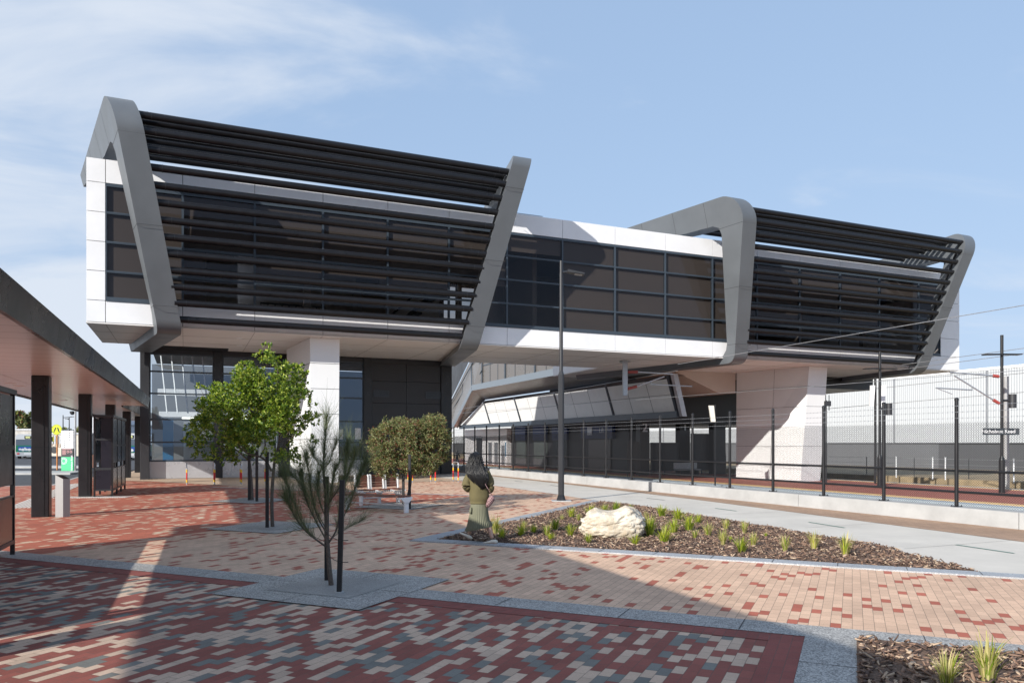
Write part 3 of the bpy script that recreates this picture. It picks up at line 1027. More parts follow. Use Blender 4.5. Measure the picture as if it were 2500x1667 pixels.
# dark panel wall with vents
b = MB()
pu = [9.55, 11.55, 13.6]
pz = [-.3, .45, 1.62, 2.85, 4.07, 5.3, 6.3]
for i in range(2):
    for k in range(6):
        b.box(pu[i] + .01, pu[i + 1] - .01, HV - .03, HV + .1, pz[k] + .01, pz[k + 1] - .01, tf=UV)
b.build('wall_panel', M['dark'], st)
b = MB(); b.box(9.5, 13.65, HV + .1, HV + .2, -.3, 6.3, tf=UV); b.build('wall_backing', M['joint'], st)
for (x0, x1, y0, y1) in ((912, 950, 952, 969), (1040, 1076, 956, 973)):
    u0, z1 = ray_v(x0, y0, HV - .05); u1, z0 = ray_v(x1, y1, HV - .05)
    b = MB()
    for (a, c, d_, e) in ((u0, u1, z0, z0 + .04), (u0, u1, z1 - .04, z1), (u0, u0 + .04, z0 + .04, z1 - .04), (u1 - .04, u1, z0 + .04, z1 - .04)):
        b.box(a, c, HV - .06, HV - .031, d_, e, tf=UV)
    n = 6
    for k in range(n):
        z = z0 + .05 + k * (z1 - z0 - .1) / n
        b.box(u0 + .04, u1 - .04, HV - .055, HV - .035, z, z + .025, tf=UV)
    b.build('vent', M['mull'], st)
b = MB(); b.box(2.5, 13.75, VF + DPL + .03, HV + 9.3, ZB + .45, ZT - .1, tf=UV); b.build('lift_core', M['white'], st)
# inside the hall
b = MB(); b.box(-1.6, 14, HV + .4, HV + 9, -.02, .03, tf=UV); b.build('hall_floor', M['floor'], st)
b = MB(); b.box(-1.9, 14.2, HV + 9, HV + 9.2, -.3, ZB, tf=UV); b.box(14.0, 14.2, HV + .4, HV + 9, -.3, ZB, tf=UV)
b.box(4.9, 5.1, HV + .4, HV + 6, -.3, ZB, tf=UV)
b.build('hall_wall', mat('hall_inner_wall', (.16, .165, .17), .6), st)
b = MB()
lw_ = M['white2']
for (u0, u1) in ((.0, 1.15), (2.1, 3.9)):
    b.box(u0 - .12, u0, HV + 4, HV + 4.1, 0, 2.9, tf=UV); b.box(u1, u1 + .12, HV + 4, HV + 4.1, 0, 2.9, tf=UV)
    b.box(u0 - .12, u1 + .12, HV + 4, HV + 4.1, 2.9, 3.0, tf=UV)
    b.box(u0, u1, HV + 4.12, HV + 4.2, 0, 2.9, tf=UV)
b.build('lift_doorway', mat('lift_steel', (.5, .5, .48), .3, metal=.5), st)
b = MB(); b.box(-1.1, -.6, HV + 1.2, HV + 2.4, 0, 3.1, tf=UV); b.build('blue_panel', mat('blue_panel', (.03, .16, .32), .4), st)
b = MB()
b.box(-1.4, 4.4, HV + 3.0, HV + 3.3, 4.4, 4.75, tf=UV); b.box(-1.4, 4.4, HV + 5.0, HV + 5.2, 3.3, 3.6, tf=UV)
for k in range(6):
    b.tube([UV(-1.2 + k * .5, HV + 1.5, 6.4), UV(-.9 + k * .5, HV + 1.5, 3.4)], .04, 4)
b.build('interior_beam', M['white2'], st)
b = MB(); b.box(-.2, 3.8, HV + 3.9, HV + 4.0, 3.15, 3.25, tf=UV); b.build('strip_light', M['lampglow'], st)
for n_, (x, y) in enumerate(((852, 1060), (868, 1058))):
    pass
# notice posters on the glass beside pier 1
for (x0, x1, y0, y1) in ((828, 838, 1048, 1072), (867, 881, 1045, 1072), (864, 880, 1120, 1137)):
    u0, z1 = ray_v(x0, y0, HV - .02); u1, z0 = ray_v(x1, y1, HV - .02)
    q = MB(); q.box(u0, u1, HV + .005, HV + .012, z0, z1, tf=UV); q.build('notice', M['white2'], st)

# ================================================================== PLATFORM
pf = thing('station_platform', 'raised red paved island platform with yellow safety lines beyond the chain-link fence', 'platform', UV(33, 30, -.55), TH)
def quadslab(u0, u1, v0, v1, z0, z1, nm, m, par):
    b = MB(); b.box(u0, u1, v0, v1, z0, z1, tf=UV); return b.build(nm, m, par)
PZ = -.55
M['coping'] = mat('blue_grey_coping', (.36, .41, .45), .7, var=.06, vscale=1.2)
quadslab(27.9, 39.3, 6, 110, -1.7, PZ, 'base', M['coping'], pf)
quadslab(28.6, 29.35, 6.01, 109.9, PZ, PZ + .012, 'safety_line', mat('yellow_line', (.80, .52, .22), .6, var=.08), pf)
quadslab(38.0, 38.6, 6.01, 109.9, PZ, PZ + .012, 'safety_line', MATS['yellow_line'], pf)
quadslab(29.35, 38.0, 6.01, 109.9, PZ, PZ + .008, 'paving', mat('platform_red_paving', (.36, .115, .075), .8, var=.12, vscale=1.5), pf)
b = MB(); b.box(16.4, 27.9, -30, 160, -2.3, -1.62, tf=UV); b.box(39.3, 48, -30, 160, -2.3, -1.62, tf=UV)
b.build('track_bed', mat('ballast', (.20, .19, .18), .95, var=.3, vscale=14, bump=1, bscale=30), kind='structure')
b = MB(); b.box(48, 52, -120, 400, -2.3, -.62, tf=UV); b.add([UV(52, -120, -.62), UV(400, -120, -7), UV(400, 400, -7), UV(52, 400, -.62), UV(52, -120, -2.3), UV(400, -120, -9), UV(400, 400, -9), UV(52, 400, -2.3)], [(0, 1, 2, 3), (4, 7, 6, 5), (0, 4, 5, 1), (1, 5, 6, 2), (2, 6, 7, 3), (3, 7, 4, 0)])
b.build('embankment', mat('dry_grass_bank', (.33, .25, .15), .95, var=.4, vscale=.9, bump=.6, bscale=10), kind='structure')

# sloped stair enclosure and platform canopy -------------------------
cn = thing('platform_canopy', 'white panelled platform canopy under the bridge with a sloping glazed stair enclosure above', 'canopy', UV(30, 60, -.55), TH)
M['cpan'] = mat('canopy_white_panel', (.74, .74, .73), .45, var=.04)
vs_ = [39.75, 47.4, 55.8, 64.0, 71.7]
b = MB()
def cface(v0, v1, s0, s1, off=0):
    """panel on the leaning fascia between fractions s0..s1 of its height"""
    f = lambda v, s: UV(28.6 + (27.9 - 28.6) * s + off, v, 3.85 + (6.0 - 3.85) * s)
    b.poly([f(v0, s0), f(v0, s1), f(v1, s1), f(v1, s0)])
for i in range(4):
    a, c = vs_[i] + .12, vs_[i + 1] - .12
    for k in range(3):
        x0 = a + (c - a) * k / 3; x1 = a + (c - a) * (k + 1) / 3
        cface(x0 + .02, x1 - .02, .0, .485); cface(x0 + .02, x1 - .02, .495, .94)
f = lambda v, s: UV(28.6 + (27.9 - 28.6) * s, v, 3.85 + (6.0 - 3.85) * s)
b.poly([f(71.85, 0), f(71.85, .94), f(72.5, .94), f(80.3, 0)])
b.build('fascia_panel', M['cpan'], cn)
b = MB()
fb = lambda v, s: UV(28.74 + (27.94 - 28.6) * s, v, 3.80 + (6.12 - 3.80) * s)
b.poly([fb(39.6, 0), fb(39.6, 1), fb(72, 1), fb(80.6, 0)])
b.poly([UV(28.74, 39.6, 3.79), UV(28.74, 80.6, 3.79), UV(37.5, 80.6, 3.79), UV(37.5, 46.2, 3.79), UV(29.2, 46.2, 3.79), UV(29.2, 39.6, 3.79)])
b.poly([UV(28.0, 39.6, 6.13), UV(28.0, 72, 6.13), UV(37.5, 72, 6.13), UV(37.5, 46.2, 6.13), UV(29.2, 46.2, 6.13), UV(29.2, 39.6, 6.13)])
b.build('canopy_frame', M['dark'], cn)
b = MB()
for v in vs_:
    b.poly([UV(28.54, v - .12, 3.85), UV(27.84, v - .12, 6.1), UV(27.84, v + .12, 6.1), UV(28.54, v + .12, 3.85)])
b.box(28.4, 28.58, 39.5, 80.7, 3.42, 3.84, tf=UV)
b.build('mullion', M['mull'], cn)
b = MB()
b.add([UV(27.85, 39.4, 6.15), UV(28.55, 39.4, 3.5), UV(28.9, 39.4, 3.5), UV(28.2, 39.4, 6.15), UV(27.85, 39.1, 6.15), UV(28.55, 39.1, 3.5), UV(28.9, 39.1, 3.5), UV(28.2, 39.1, 6.15)],
      [(0, 1, 2, 3), (7, 6, 5, 4), (0, 4, 5, 1), (1, 5, 6, 2), (2, 6, 7, 3), (3, 7, 4, 0)])
b.build('end_frame', M['galv'], cn)
# stair enclosure: soffit, edge band, glazing
b = MB()
b.poly([UV(26, 42, 7.1), UV(26, 70, 7.0), UV(28.4, 72.5, 6.3), UV(28.4, 42, 6.3)])
b.poly([UV(26, 70, 7.0), UV(27.9, 81, 3.7), UV(28.55, 81.5, 3.6), UV(28.4, 72.5, 6.3)])
b.build('enclosure_soffit', mat('bronze_soffit', (.30, .27, .25), .35, metal=.3, var=.04), cn)
b = MB()
b.box(25.93, 26.0, 42, 70, 7.0, 7.55, tf=UV)
b.add([UV(25.94, 70, 7.0), UV(25.94, 70, 7.55), UV(27.8, 81, 4.1), UV(27.85, 81, 3.65)], [(0, 1, 2, 3)])
b.add([UV(27.85, 81, 3.65), UV(27.8, 81, 4.1), UV(30.5, 92, 4.0), UV(30.5, 92, 3.6)], [(0, 1, 2, 3)])
b.build('edge_band', mat('band_blue_grey', (.20, .235, .27), .4, metal=.3), cn)
b = MB()
pxs = [(1178, 947, 67), (1154, 951, 70), (1122, 1042, 80.5), (1098, 1045, 88), (1098, 985, 86), (1152, 872, 72), (1178, 860, 67)]
pp = []
for (x, y, v) in pxs:
    u, z = ray_v(x, y, v); pp.append((u, v, z))
b.poly([UV(*q) for q in pp])
b.box(26.0, 26.05, 42, 67.2, 7.55, 13, tf=UV)
b.build('glazing', mat('bronze_glazing', (.13, .12, .112), .3, var=.06, vscale=.5), cn)
b = MB()
for v in (67.15, 61.5, 55.3, 49.5, 43.5):
    b.box(25.9, 26.0, v - .1, v + .1, 7.55, 13, tf=UV)
for z in (9.2, 10.9): b.box(25.96, 26.0, 42, 67, z - .05, z + .05, tf=UV)
for v in (65.2, 63.3, 59.4, 57.3, 53.3, 51.4):
    b.box(25.97, 26.0, v - .03, v + .03, 7.55, 13, tf=UV)
def P_(x, y, v):
    u, z = ray_v(x, y, v); return UV(u - .1, v, z)
for (a, c) in (((1178, 905, 67), (1098, 1060, 88)), ((1178, 880, 67), (1098, 1015, 88)), ((1165, 870, 69), (1098, 990, 86)), ((1176, 928, 67.6), (1118, 1044, 81.5)), ((1131, 930, 78), (1131, 1010, 78)), ((1152, 885, 72), (1154, 950, 70))):
    b.tube([P_(*a), P_(*c)], .06, 4)
b.build('glazing_bar', M['mull'], cn)
b = MB()
q4 = [P_(x, y, v) for x, y, v in ((1085, 860, 93), (1152, 872, 76), (1098, 985, 90), (1085, 1010, 93))]
b.poly(q4)
b.build('end_roof', M['dark'], cn)

# rooms on the platform
rm = thing('platform_building', 'dark platform building with blue signs, glass walls and a white end wall under the canopy', 'building', UV(33, 62, PZ), TH)
b = MB(); b.box(31, 36, 73, 86, PZ, 3.4, tf=UV); b.build('end_room', M['white'], rm)
for (v0, v1, z1, m) in ((73.6, 74.4, 1.6, M['galv']), (75.4, 76.4, 1.9, M['galv']), (77.2, 78.2, 1.9, M['galv']), (80.2, 82, 2.4, M['dark'])):
    b = MB(); b.box(30.96, 31, v0, v1, PZ + .05, z1, tf=UV); b.build('door', m, rm)
b = MB(); b.box(30.95, 31, 73.2, 73.4, .4, 1.9, tf=UV); b.build('poster', mat('blue_poster', (.12, .25, .4), .5), rm)
b = MB(); b.box(31.5, 32.2, 50, 73, PZ, 3.6, tf=UV); b.build('wall', M['dark'], rm)
for (v0, v1) in ((69, 71.5), (64.2, 67.2), (60, 63)):
    b = MB(); b.box(31.3, 31.5, v0, v1, 2.1, 3.6, tf=UV); b.build('blue_fascia', mat('royal_blue_panel', (.008, .03, .14), .35) if 'royal_blue_panel' not in MATS else MATS['royal_blue_panel'], rm)
    b = MB(); b.box(31.38, 31.5, v0 + .1, v1 - .1, .35, 2.05, tf=UV); b.build('window', mat('platform_window', (.10, .115, .11), .15) if 'platform_window' not in MATS else MATS['platform_window'], rm)
    b = MB(); b.box(31.36, 31.5, v0, v1, PZ + .1, .33, tf=UV); b.build('plinth_panel', MATS['lower_grey'] if 'lower_grey' in MATS else mat('lower_grey', (.10, .10, .105), .5), rm)
b = MB(); b.box(31.2, 31.5, 52, 57.2, 2.2, 3.6, tf=UV); b.build('blue_fascia', MATS['royal_blue_panel'], rm)
b = MB(); b.box(31.4, 31.5, 52.6, 56.2, PZ + .1, 2.1, tf=UV); b.build('lift_door', mat('lift_door_steel', (.17, .16, .15), .3, metal=.5), rm)
R90 = lambda u, v, z: Matrix.Translation(UV(u, v, z)) @ Matrix.Rotation(TH - pi / 2, 4, 'Z') @ Matrix.Rotation(pi / 2, 4, 'X')
text_mesh('sign_text', 'Lift', .62, MATS['galvanised_steel'], rm, R90(31.17, 53.6, 2.85))
b = MB()
b.box(31.16, 31.2, 55.2, 56.0, 2.5, 3.2, tf=UV)
b.build('lift_symbol', M['galv'], rm)
# free standing platform columns with their numbers
def pcol(px0, px1, v, lab, num=None, zc=3.4):
    u0, _ = ray_v(px0, 1000, v); u1, _ = ray_v(px1, 1000, v)
    t = thing('platform_column', lab, 'column', UV((u0 + u1) / 2, v, PZ), TH, None)
    b = MB(); b.bevbox(u0, u1, v, v + .6, PZ, 4.5, .02, tf=UV); b.build('shaft', M['black'], t)
    if num:
        mt = Matrix.Translation(UV((u0 + u1) / 2, v - .01, zc)) @ Matrix.Rotation(TH, 4, 'Z') @ Matrix.Rotation(pi / 2, 4, 'X')
        text_mesh('platform_number', num, .95, M['galv'], t, mt, bold=.02)
    return t
pcol(1563, 1586, 47, 'black platform column marked with a large grey number 2', '2', 2.95)
pcol(1660, 1685, 48, 'black platform column marked with a large grey number 1', '1', 3.1)
pcol(1742, 1772, 46.5, 'thick black platform column closest to the big white pier')
# platform shelter furniture silhouettes
def screen(px0, px1, ytop, v, lab):
    u0, z1 = ray_v(px0, ytop, v); u1, _ = ray_v(px1, ytop, v)
    t = thing('waiting_screen', lab, 'screen', UV((u0 + u1) / 2, v, PZ), TH)
    b = MB()
    for u in (u0, (u0 + u1) / 2, u1):
        b.box(u - .03, u + .03, v, v + .06, PZ, z1, tf=UV)
    for z in (PZ + .3, PZ + 1.1, z1 - .05): b.box(u0, u1, v + .005, v + .055, z, z + .05, tf=UV)
    b.build('frame', M['black'], t)
    b = MB(); b.box(u0 + .03, u1 - .03, v + .02, v + .04, PZ + .35, z1 - .05, tf=UV); b.build('panel', M['dark'], t)
screen(1532, 1561, 1078, 46, 'tall dark waiting screen left of the column marked 2')
screen(1590, 1655, 1080, 47, 'wide dark waiting screen between the columns marked 2 and 1')
screen(1688, 1738, 1058, 47, 'wide dark waiting screen right of the column marked 1')
bt = thing('platform_bench', 'grey metal platform bench seen through the fence mesh', 'bench', UV(31, 45, PZ), TH)
u0, _ = ray_v(1655, 1130, 45); u1, _ = ray_v(1712, 1130, 45)
b = MB(); b.box(u0, u1, 45, 45.5, PZ + .42, PZ + .47, tf=UV); b.build('seat', M['galv'], bt)
b = MB(); b.box(u0, u1, 45.5, 45.55, PZ + .5, PZ + .95, tf=UV); b.build('backrest', M['galv'], bt)
for u in (u0 + .2, u1 - .25):
    b = MB(); b.box(u, u + .06, 45.02, 45.5, PZ, PZ + .42, tf=UV); b.build('leg', M['black'], bt)

# warehouse ----------------------------------------------------------
wh = thing('warehouse', 'long white corrugated warehouse with a charcoal lower wall beyond the tracks', 'warehouse', UV(82, 80, -1.3), TH)
cm = bpy.data.materials.new('white_corrugated_sheet'); cm.use_nodes = True
t = cm.node_tree; bb = t.nodes['Principled BSDF']
bb.inputs['Roughness'].default_value = .5
tcx = t.nodes.new('ShaderNodeTexCoord'); wv = t.nodes.new('ShaderNodeTexWave')
wv.wave_type = 'BANDS'; wv.bands_direction = 'Y'; wv.inputs['Scale'].default_value = 1.1; wv.inputs['Distortion'].default_value = 0
t.links.new(tcx.outputs['Object'], wv.inputs['Vector'])
bp = t.nodes.new('ShaderNodeBump'); bp.inputs['Distance'].default_value = .05; bp.inputs['Strength'].default_value = .8
t.links.new(wv.outputs['Fac'], bp.inputs['Height']); t.links.new(bp.outputs[0], bb.inputs['Normal'])
bb.inputs['Base Color'].default_value = (.46, .48, .50, 1)
M['corr'] = cm
b = MB(); b.box(82, 112, 20, 260, 1.8, 10.15, tf=UV); b.build('upper_wall', cm, wh)
b = MB(); b.box(82.06, 112, 20, 260, -2.5, 1.79, tf=UV); b.build('lower_wall', mat('charcoal_block', (.085, .088, .095), .8, var=.07, vscale=.2), wh)
b = MB(); b.box(81.93, 82, 20, 260, 9.95, 10.25, tf=UV); b.build('gutter', M['white2'], wh)
b = MB()
for v in (44, 56, 68, 80, 92, 104, 118): b.box(81.9, 81.99, v, v + .16, 1.8, 9.94, tf=UV)
b.build('downpipe', M['galv'], wh)
b = MB(); b.box(81.95, 82, 20, 260, 1.76, 1.86, tf=UV); b.build('flashing', M['dark'], wh)
b = MB(); b.box(82.02, 82.06, 62, 120, -2.5, 1.79, tf=UV); b.build('wall_bay', mat('mid_grey_block', (.14, .145, .155), .8, var=.07, vscale=.2), wh)
# ================================================================== BUS CANOPY
T2 = radians(22.3)
def KV(u, v, z=0.0):
    return (u * cos(T2) - v * sin(T2), u * sin(T2) + v * cos(T2), z)
ca = thing('walkway_canopy', 'long black edged bus canopy with pink tinged panelled underside on square black columns', 'canopy', KV(-3.7, 14, 0), T2)
SZ = 3.46
M['gun'] = mat('gunmetal_fascia', (.016, .020, .022), .3, var=.3, vscale=.8, spec=.3)
def soffit_mat():
    m = bpy.data.materials.new('canopy_soffit_panel'); m.use_nodes = True
    t = m.node_tree; nn = t.nodes.new; ll = t.links.new
    b = t.nodes['Principled BSDF']; b.inputs['Roughness'].default_value = .26; b.inputs['Specular IOR Level'].default_value = .6
    tc_ = nn('ShaderNodeTexCoord')
    w = nn('ShaderNodeTexWave'); w.wave_type = 'BANDS'; w.bands_direction = 'Y'; w.wave_profile = 'SAW'
    w.inputs['Scale'].default_value = .42
    w.inputs['Distortion'].default_value = 0
    ll(tc_.outputs['Object'], w.inputs['Vector'])
    r = nn('ShaderNodeValToRGB'); r.color_ramp.elements[0].position = .0; r.color_ramp.elements[0].color = (.22, .2, .19, 1)
    r.color_ramp.elements[1].position = .05; r.color_ramp.elements[1].color = (.72, .69, .67, 1)
    ll(w.outputs['Fac'], r.inputs[0]); ll(r.outputs[0], b.inputs['Base Color'])
    return m
M['csof'] = soffit_mat()
outl = [(-7.2, -14), (-2.3, -14), (-2.3, 37.2), (-3.3, 37.2), (-3.3, 62), (-5.7, 62), (-5.8, 14), (-7.2, 14)]
b = MB(); b.prism(outl, SZ, SZ + .03, tf=KV); b.build('soffit', M['csof'], ca)
b = MB(); b.prism([(-7.15, -14), (-2.4, -14), (-2.4, 37), (-3.4, 37), (-3.4, 61.9), (-5.6, 61.9), (-5.7, 13.9), (-7.15, 13.9)], SZ + .031, SZ + .35, tf=KV); b.build('roof_deck', M['dark'], ca)
def fascia(pts, nm='fascia'):
    """pts: outline (u, v) run; profile leans outwards at the top"""
    b = MB()
    for i in range(len(pts) - 1):
        a = Vector(pts[i]); c = Vector(pts[i + 1])
        d = (c - a).normalized(); n = Vector((d.y, -d.x))
        prof = [(-.02, SZ - .05), (.05, SZ - .05), (.12, SZ + .38), (.06, SZ + .41), (-.04, SZ + .36)]
        r0 = [KV(*(a + n * o), z) for o, z in prof]; r1 = [KV(*(c + n * o), z) for o, z in prof]
        b.loft([r0, r1])
    return b.build(nm, M['gun'], ca)
fascia([(-2.3, -14), (-2.3, 37.2)])
fascia([(-3.3, 37.25), (-3.3, 62)])
fascia([(-5.85, 62), (-5.85, 14)])
fascia([(-7.2, 14), (-7.2, -14)])
b = MB()
for v in np.arange(-10, 37, 6.1):
    a = [(.052, SZ - .045), (.202, SZ + .50)]
    b.poly([KV(-2.3 + .055, v, SZ - .045), KV(-2.3 + .055, v + .012, SZ - .045), KV(-2.3 + .126, v + .012, SZ + .38), KV(-2.3 + .126, v, SZ + .38)])
b.build('fascia_joint', M['joint'], ca)
b = MB(); b.box(-4.5, -4.49, -14, 61, SZ - .003, SZ - .0005, tf=KV); b.build('soffit_joint', MATS['soffit_joint'], ca)
for v in (-8.6, -1.1, 6.4, 13.9, 21.4, 28.9, 36.4, 43.9, 51.4, 58.9):
    b = MB(); b.bevbox(-3.87, -3.49, v, v + .38, .0, SZ - .001, .02, tf=KV)
    c_ = b.build('column', M['black'], ca)
    b = MB(); b.box(-3.60, -3.592, v - .012, v, .05, SZ - .05, tf=KV); b.box(-3.87, -3.49, v - .006, v - .001, 1.7, 1.71, tf=KV)
    b.build('cover_strip', M['gun'], c_)
for v in (8, 17.6, 24.5, 25.6, 33, 40):
    b = MB(); b.box(-5.05, -4.8, v, v + .12, SZ - .012, SZ - .0005, tf=KV); b.build('light_slot', M['white2'], ca)

# wind shelters under the canopy
M['sdark'] = mat('shelter_dark_panel', (.014, .014, .022), .3, var=.15, vscale=1.2)
M['slow'] = mat('shelter_lower_panel', (.03, .022, .02), .22, var=.1, vscale=1.2)
M['sframe'] = mat('shelter_frame', (.045, .05, .055), .4, metal=.3)
def shelter(v0, v1, lab, topz=2.68, slit=False, u0=-3.4, u1=-2.81, nb=3):
    t = thing('wind_shelter', lab, 'shelter', KV((u0 + u1) / 2, (v0 + v1) / 2, 0), T2)
    us = [u0, u1]
    vv = np.linspace(v0, v1, nb + 1)
    zl, zm = .25, .94
    zu = 1.14
    for i, v in enumerate(vv):
        for u in (u0, u1 - .06):
            b = MB(); b.box(u, u + .06, max(v0, v - .03) if i else v0, (max(v0, v - .03) if i else v0) + .06, 0, topz, tf=KV)
            b.build('post', M['black'], t)
    b = MB()
    b.box(u0 - .02, u1 + .02, v0 - .02, v1 + .06, topz, topz + .08, tf=KV)
    b.build('roof', M['sframe'], t)
    for i in range(nb):
        a, c = vv[i] + .05, vv[i + 1] - .05
        for u in (u1 - .045, u0 + .02):
            up = .30 if (slit and u < u1 - .1) else 0
            b = MB(); b.box(u, u + .03, a, c, zl, zm + up, tf=KV); b.build('lower_panel', M['slow'], t)
            b = MB(); b.box(u, u + .03, a, c, zu + up, topz - .02, tf=KV); b.build('upper_panel', M['sdark'], t)
    b = MB()
    for u in (u1 - .055, u0):
        b.box(u, u + .055, v0 + .06, v1 - .06, zl - .06, zl, tf=KV)
        if not (slit and u < u1 - .1): b.box(u - .001, u + .056, v0 + .06, v1 - .06, zm, zm + .03, tf=KV)
        b.box(u - .001, u + .056, v0 + .06, v1 - .06, 1.70, 1.77, tf=KV)
    b.box(u0 + .06, u1 - .06, v0, v0 + .04, zl - .05, zl, tf=KV); b.box(u0 + .06, u1 - .06, v0, v0 + .04, zm - .04, zm + .04, tf=KV)
    b.box(u0 + .06, u1 - .06, v0, v0 + .04, 1.9, 1.96, tf=KV)
    b.build('rail', M['sframe'], t)
    b = MB(); b.box(u0 + .07, u1 - .07, v0 + .01, v0 + .03, zl, zm - .04, tf=KV); b.build('end_mesh', M['sdark'], t)
    b = MB(); b.box(u0 + .22, u1 - .06, v0 + .01, v0 + .03, zm + .04, topz - .02, tf=KV); b.build('end_screen', M['sdark'], t)
shelter(7.6, 14.3, 'black panelled wind shelter cut off by the left edge of the photo', nb=3, topz=2.58, slit=True)
shelter(28.7, 33.2, 'black mesh sided wind shelter standing on legs farther along the canopy', nb=3)

# stainless totem and other small items under the canopy
x0, y0, _ = G(135, 1262); x1, y1, _ = G(160, 1261)
t = thing('steel_bollard', 'brushed steel bollard with slanted top beside the first canopy column', 'bollard', (x0 + .13, y0 + .05, 0))
b = MB()
b.add([(x0, y0, 0), (x1, y0, 0), (x1 + .1, y0 + .12, 0), (x0 + .1, y0 + .12, 0), (x0, y0, 1.03), (x1, y0, .93), (x1 + .1, y0 + .12, .93), (x0 + .1, y0 + .12, 1.03)],
      [(0, 3, 2, 1), (4, 5, 6, 7), (0, 1, 5, 4), (1, 2, 6, 5), (2, 3, 7, 6), (3, 0, 4, 7)])
b.build('body', M['stainless'], t)
b = MB(); b.add([(x0 + .005, y0 + .005, 1.032), (x1, y0 + .005, .933), (x1 + .095, y0 + .115, .933), (x0 + .1, y0 + .115, 1.032)], [(0, 1, 2, 3)])
b.build('cap', M['black'], t)

# wayfinding totem
d = 48.7
def at(px, py, dd=d): return AT(px, py, dd)
sx0, _, sz1 = at(149.5, 1051); sx1, _, _ = at(179, 1051)
t = thing('wayfinding_sign', 'tall white, black and green station wayfinding totem beside the bus road', 'sign', ((sx0 + sx1) / 2, d, 0))
zA = at(0, 1094.5)[2]; zB = at(0, 1115)[2]
b = MB(); b.box(sx0, sx1, d, d + .12, zA, sz1); b.build('direction_panel', M['white2'], t)
b = MB(); b.box(sx0, sx1, d, d + .12, zB, zA - .005); b.build('rules_panel', mat('sign_black', (.03, .03, .035), .5), t)
b = MB(); b.box(sx0, sx1, d, d + .12, .03, zB - .005); b.build('name_panel', mat('sign_green', (.06, .50, .22), .5), t)
W_ = sx1 - sx0
gm = mat('sign_grey_text', (.12, .12, .13), .6)
wm = M['white2']
R0 = lambda x, y, z, a=0: Matrix.Translation((x, y, z)) @ Matrix.Rotation(pi / 2, 4, 'X') @ Matrix.Rotation(a, 4, 'Z')
rows = ['Bus Stands', 'Park', 'Trains', 'Lifts', 'Bike Shelter', 'Toilets', 'Road', 'Exit']
for k in range(8):
    z = sz1 - .16 - k * .12 - (.06 if k > 2 else 0)
    q = MB()
    left = k > 3
    xa = sx0 + (.2 if left else .62) * W_
    q.box(xa, xa + .07, d - .006, d - .001, z - .035, z + .035)
    x2 = sx0 + (.34 if left else .12) * W_
    for j in range(5):
        q.box(x2 + j * .072, x2 + j * .072 + .055, d - .005, d - .001, z - .014, z + .014)
    q.build('direction_line', gm, t)
text_mesh('station_name', 'Nicholson Road', .155, wm, t, R0(sx1 - .1, d - .004, (zB + .06) / 2 + .02, pi / 2), bold=.003)
q = MB()
for k in range(24):
    a0, a1 = 2 * pi * k / 24, 2 * pi * (k + 1) / 24
    cx_, cz_ = sx0 + .16, zB - .26
    for (ra, rb) in ((.19, .215), (.12, .145)):
        if cx_ + rb * cos(a0) < sx0 or cx_ + rb * cos(a1) < sx0: continue
        q.poly([(cx_ + ra * cos(a0), d - .003, cz_ + ra * sin(a0)), (cx_ + rb * cos(a0), d - .003, cz_ + rb * sin(a0)), (cx_ + rb * cos(a1), d - .003, cz_ + rb * sin(a1)), (cx_ + ra * cos(a1), d - .003, cz_ + ra * sin(a1))])
q.build('ring_symbol', wm, t)
q = MB()
for cx_ in (sx0 + .55 * W_, sx0 + .80 * W_):
    rings = [[(cx_ + r * cos(2 * pi * k / 18), d - .004, (zA + zB) / 2 + .06 + r * sin(2 * pi * k / 18)) for k in range(18)] for r in (.075, .052)]
    q.loft(rings, caps=False)
q.box(sx0 + .06, sx1 - .12, d - .004, d - .001, zA - .07, zA - .04)
for k in range(6): q.box(sx0 + .06, sx0 + .30, d - .004, d - .001, zA - .14 - k * .05, zA - .12 - k * .05)
q.build('prohibition_marks', mat('sign_pink', (.7, .35, .35), .6), t)

# pedestrian crossing sign
dd = 53.0
cx_, _, cz_ = AT(139.5, 1048.3, dd)
t = thing('crossing_sign', 'round yellow green pedestrian crossing sign with black walking legs on an orange pole', 'road sign', (cx_, dd, 0))
b = MB(); b.tube([(cx_, dd, -.07), (cx_, dd, cz_ + .25)], .045, 10); b.build('pole', mat('orange_pole', (.55, .20, .04), .5), t)
b = MB()
rings = [[(cx_ + .365 * cos(2 * pi * k / 36), y, cz_ + .365 * sin(2 * pi * k / 36)) for k in range(36)] for y in (dd - .06, dd - .045)]
b.loft(rings); b.build('disc', mat('fluoro_yellow', (.55, .62, .0), .5), t)
b = MB()
rr = [(.325, .345)]
rings = [[(cx_ + r * cos(2 * pi * k / 36), dd - .063, cz_ + r * sin(2 * pi * k / 36)) for k in range(36)] for r in (.335, .35)]
b.loft(rings, caps=False)
for s in (-1, 1):
    pts = [(s * .02, .14), (s * .10, .15), (s * .21, -.10), (s * .11, -.13)]
    b.poly([(cx_ + x, dd - .064, cz_ + z) for x, z in pts][::s])
    pts = [(s * .12, -.15), (s * .20, -.12), (s * .26, -.16), (s * .25, -.185), (s * .13, -.19)]
    b.poly([(cx_ + x, dd - .064, cz_ + z) for x, z in pts][::s])
b.build('walking_legs', M['black'], t)

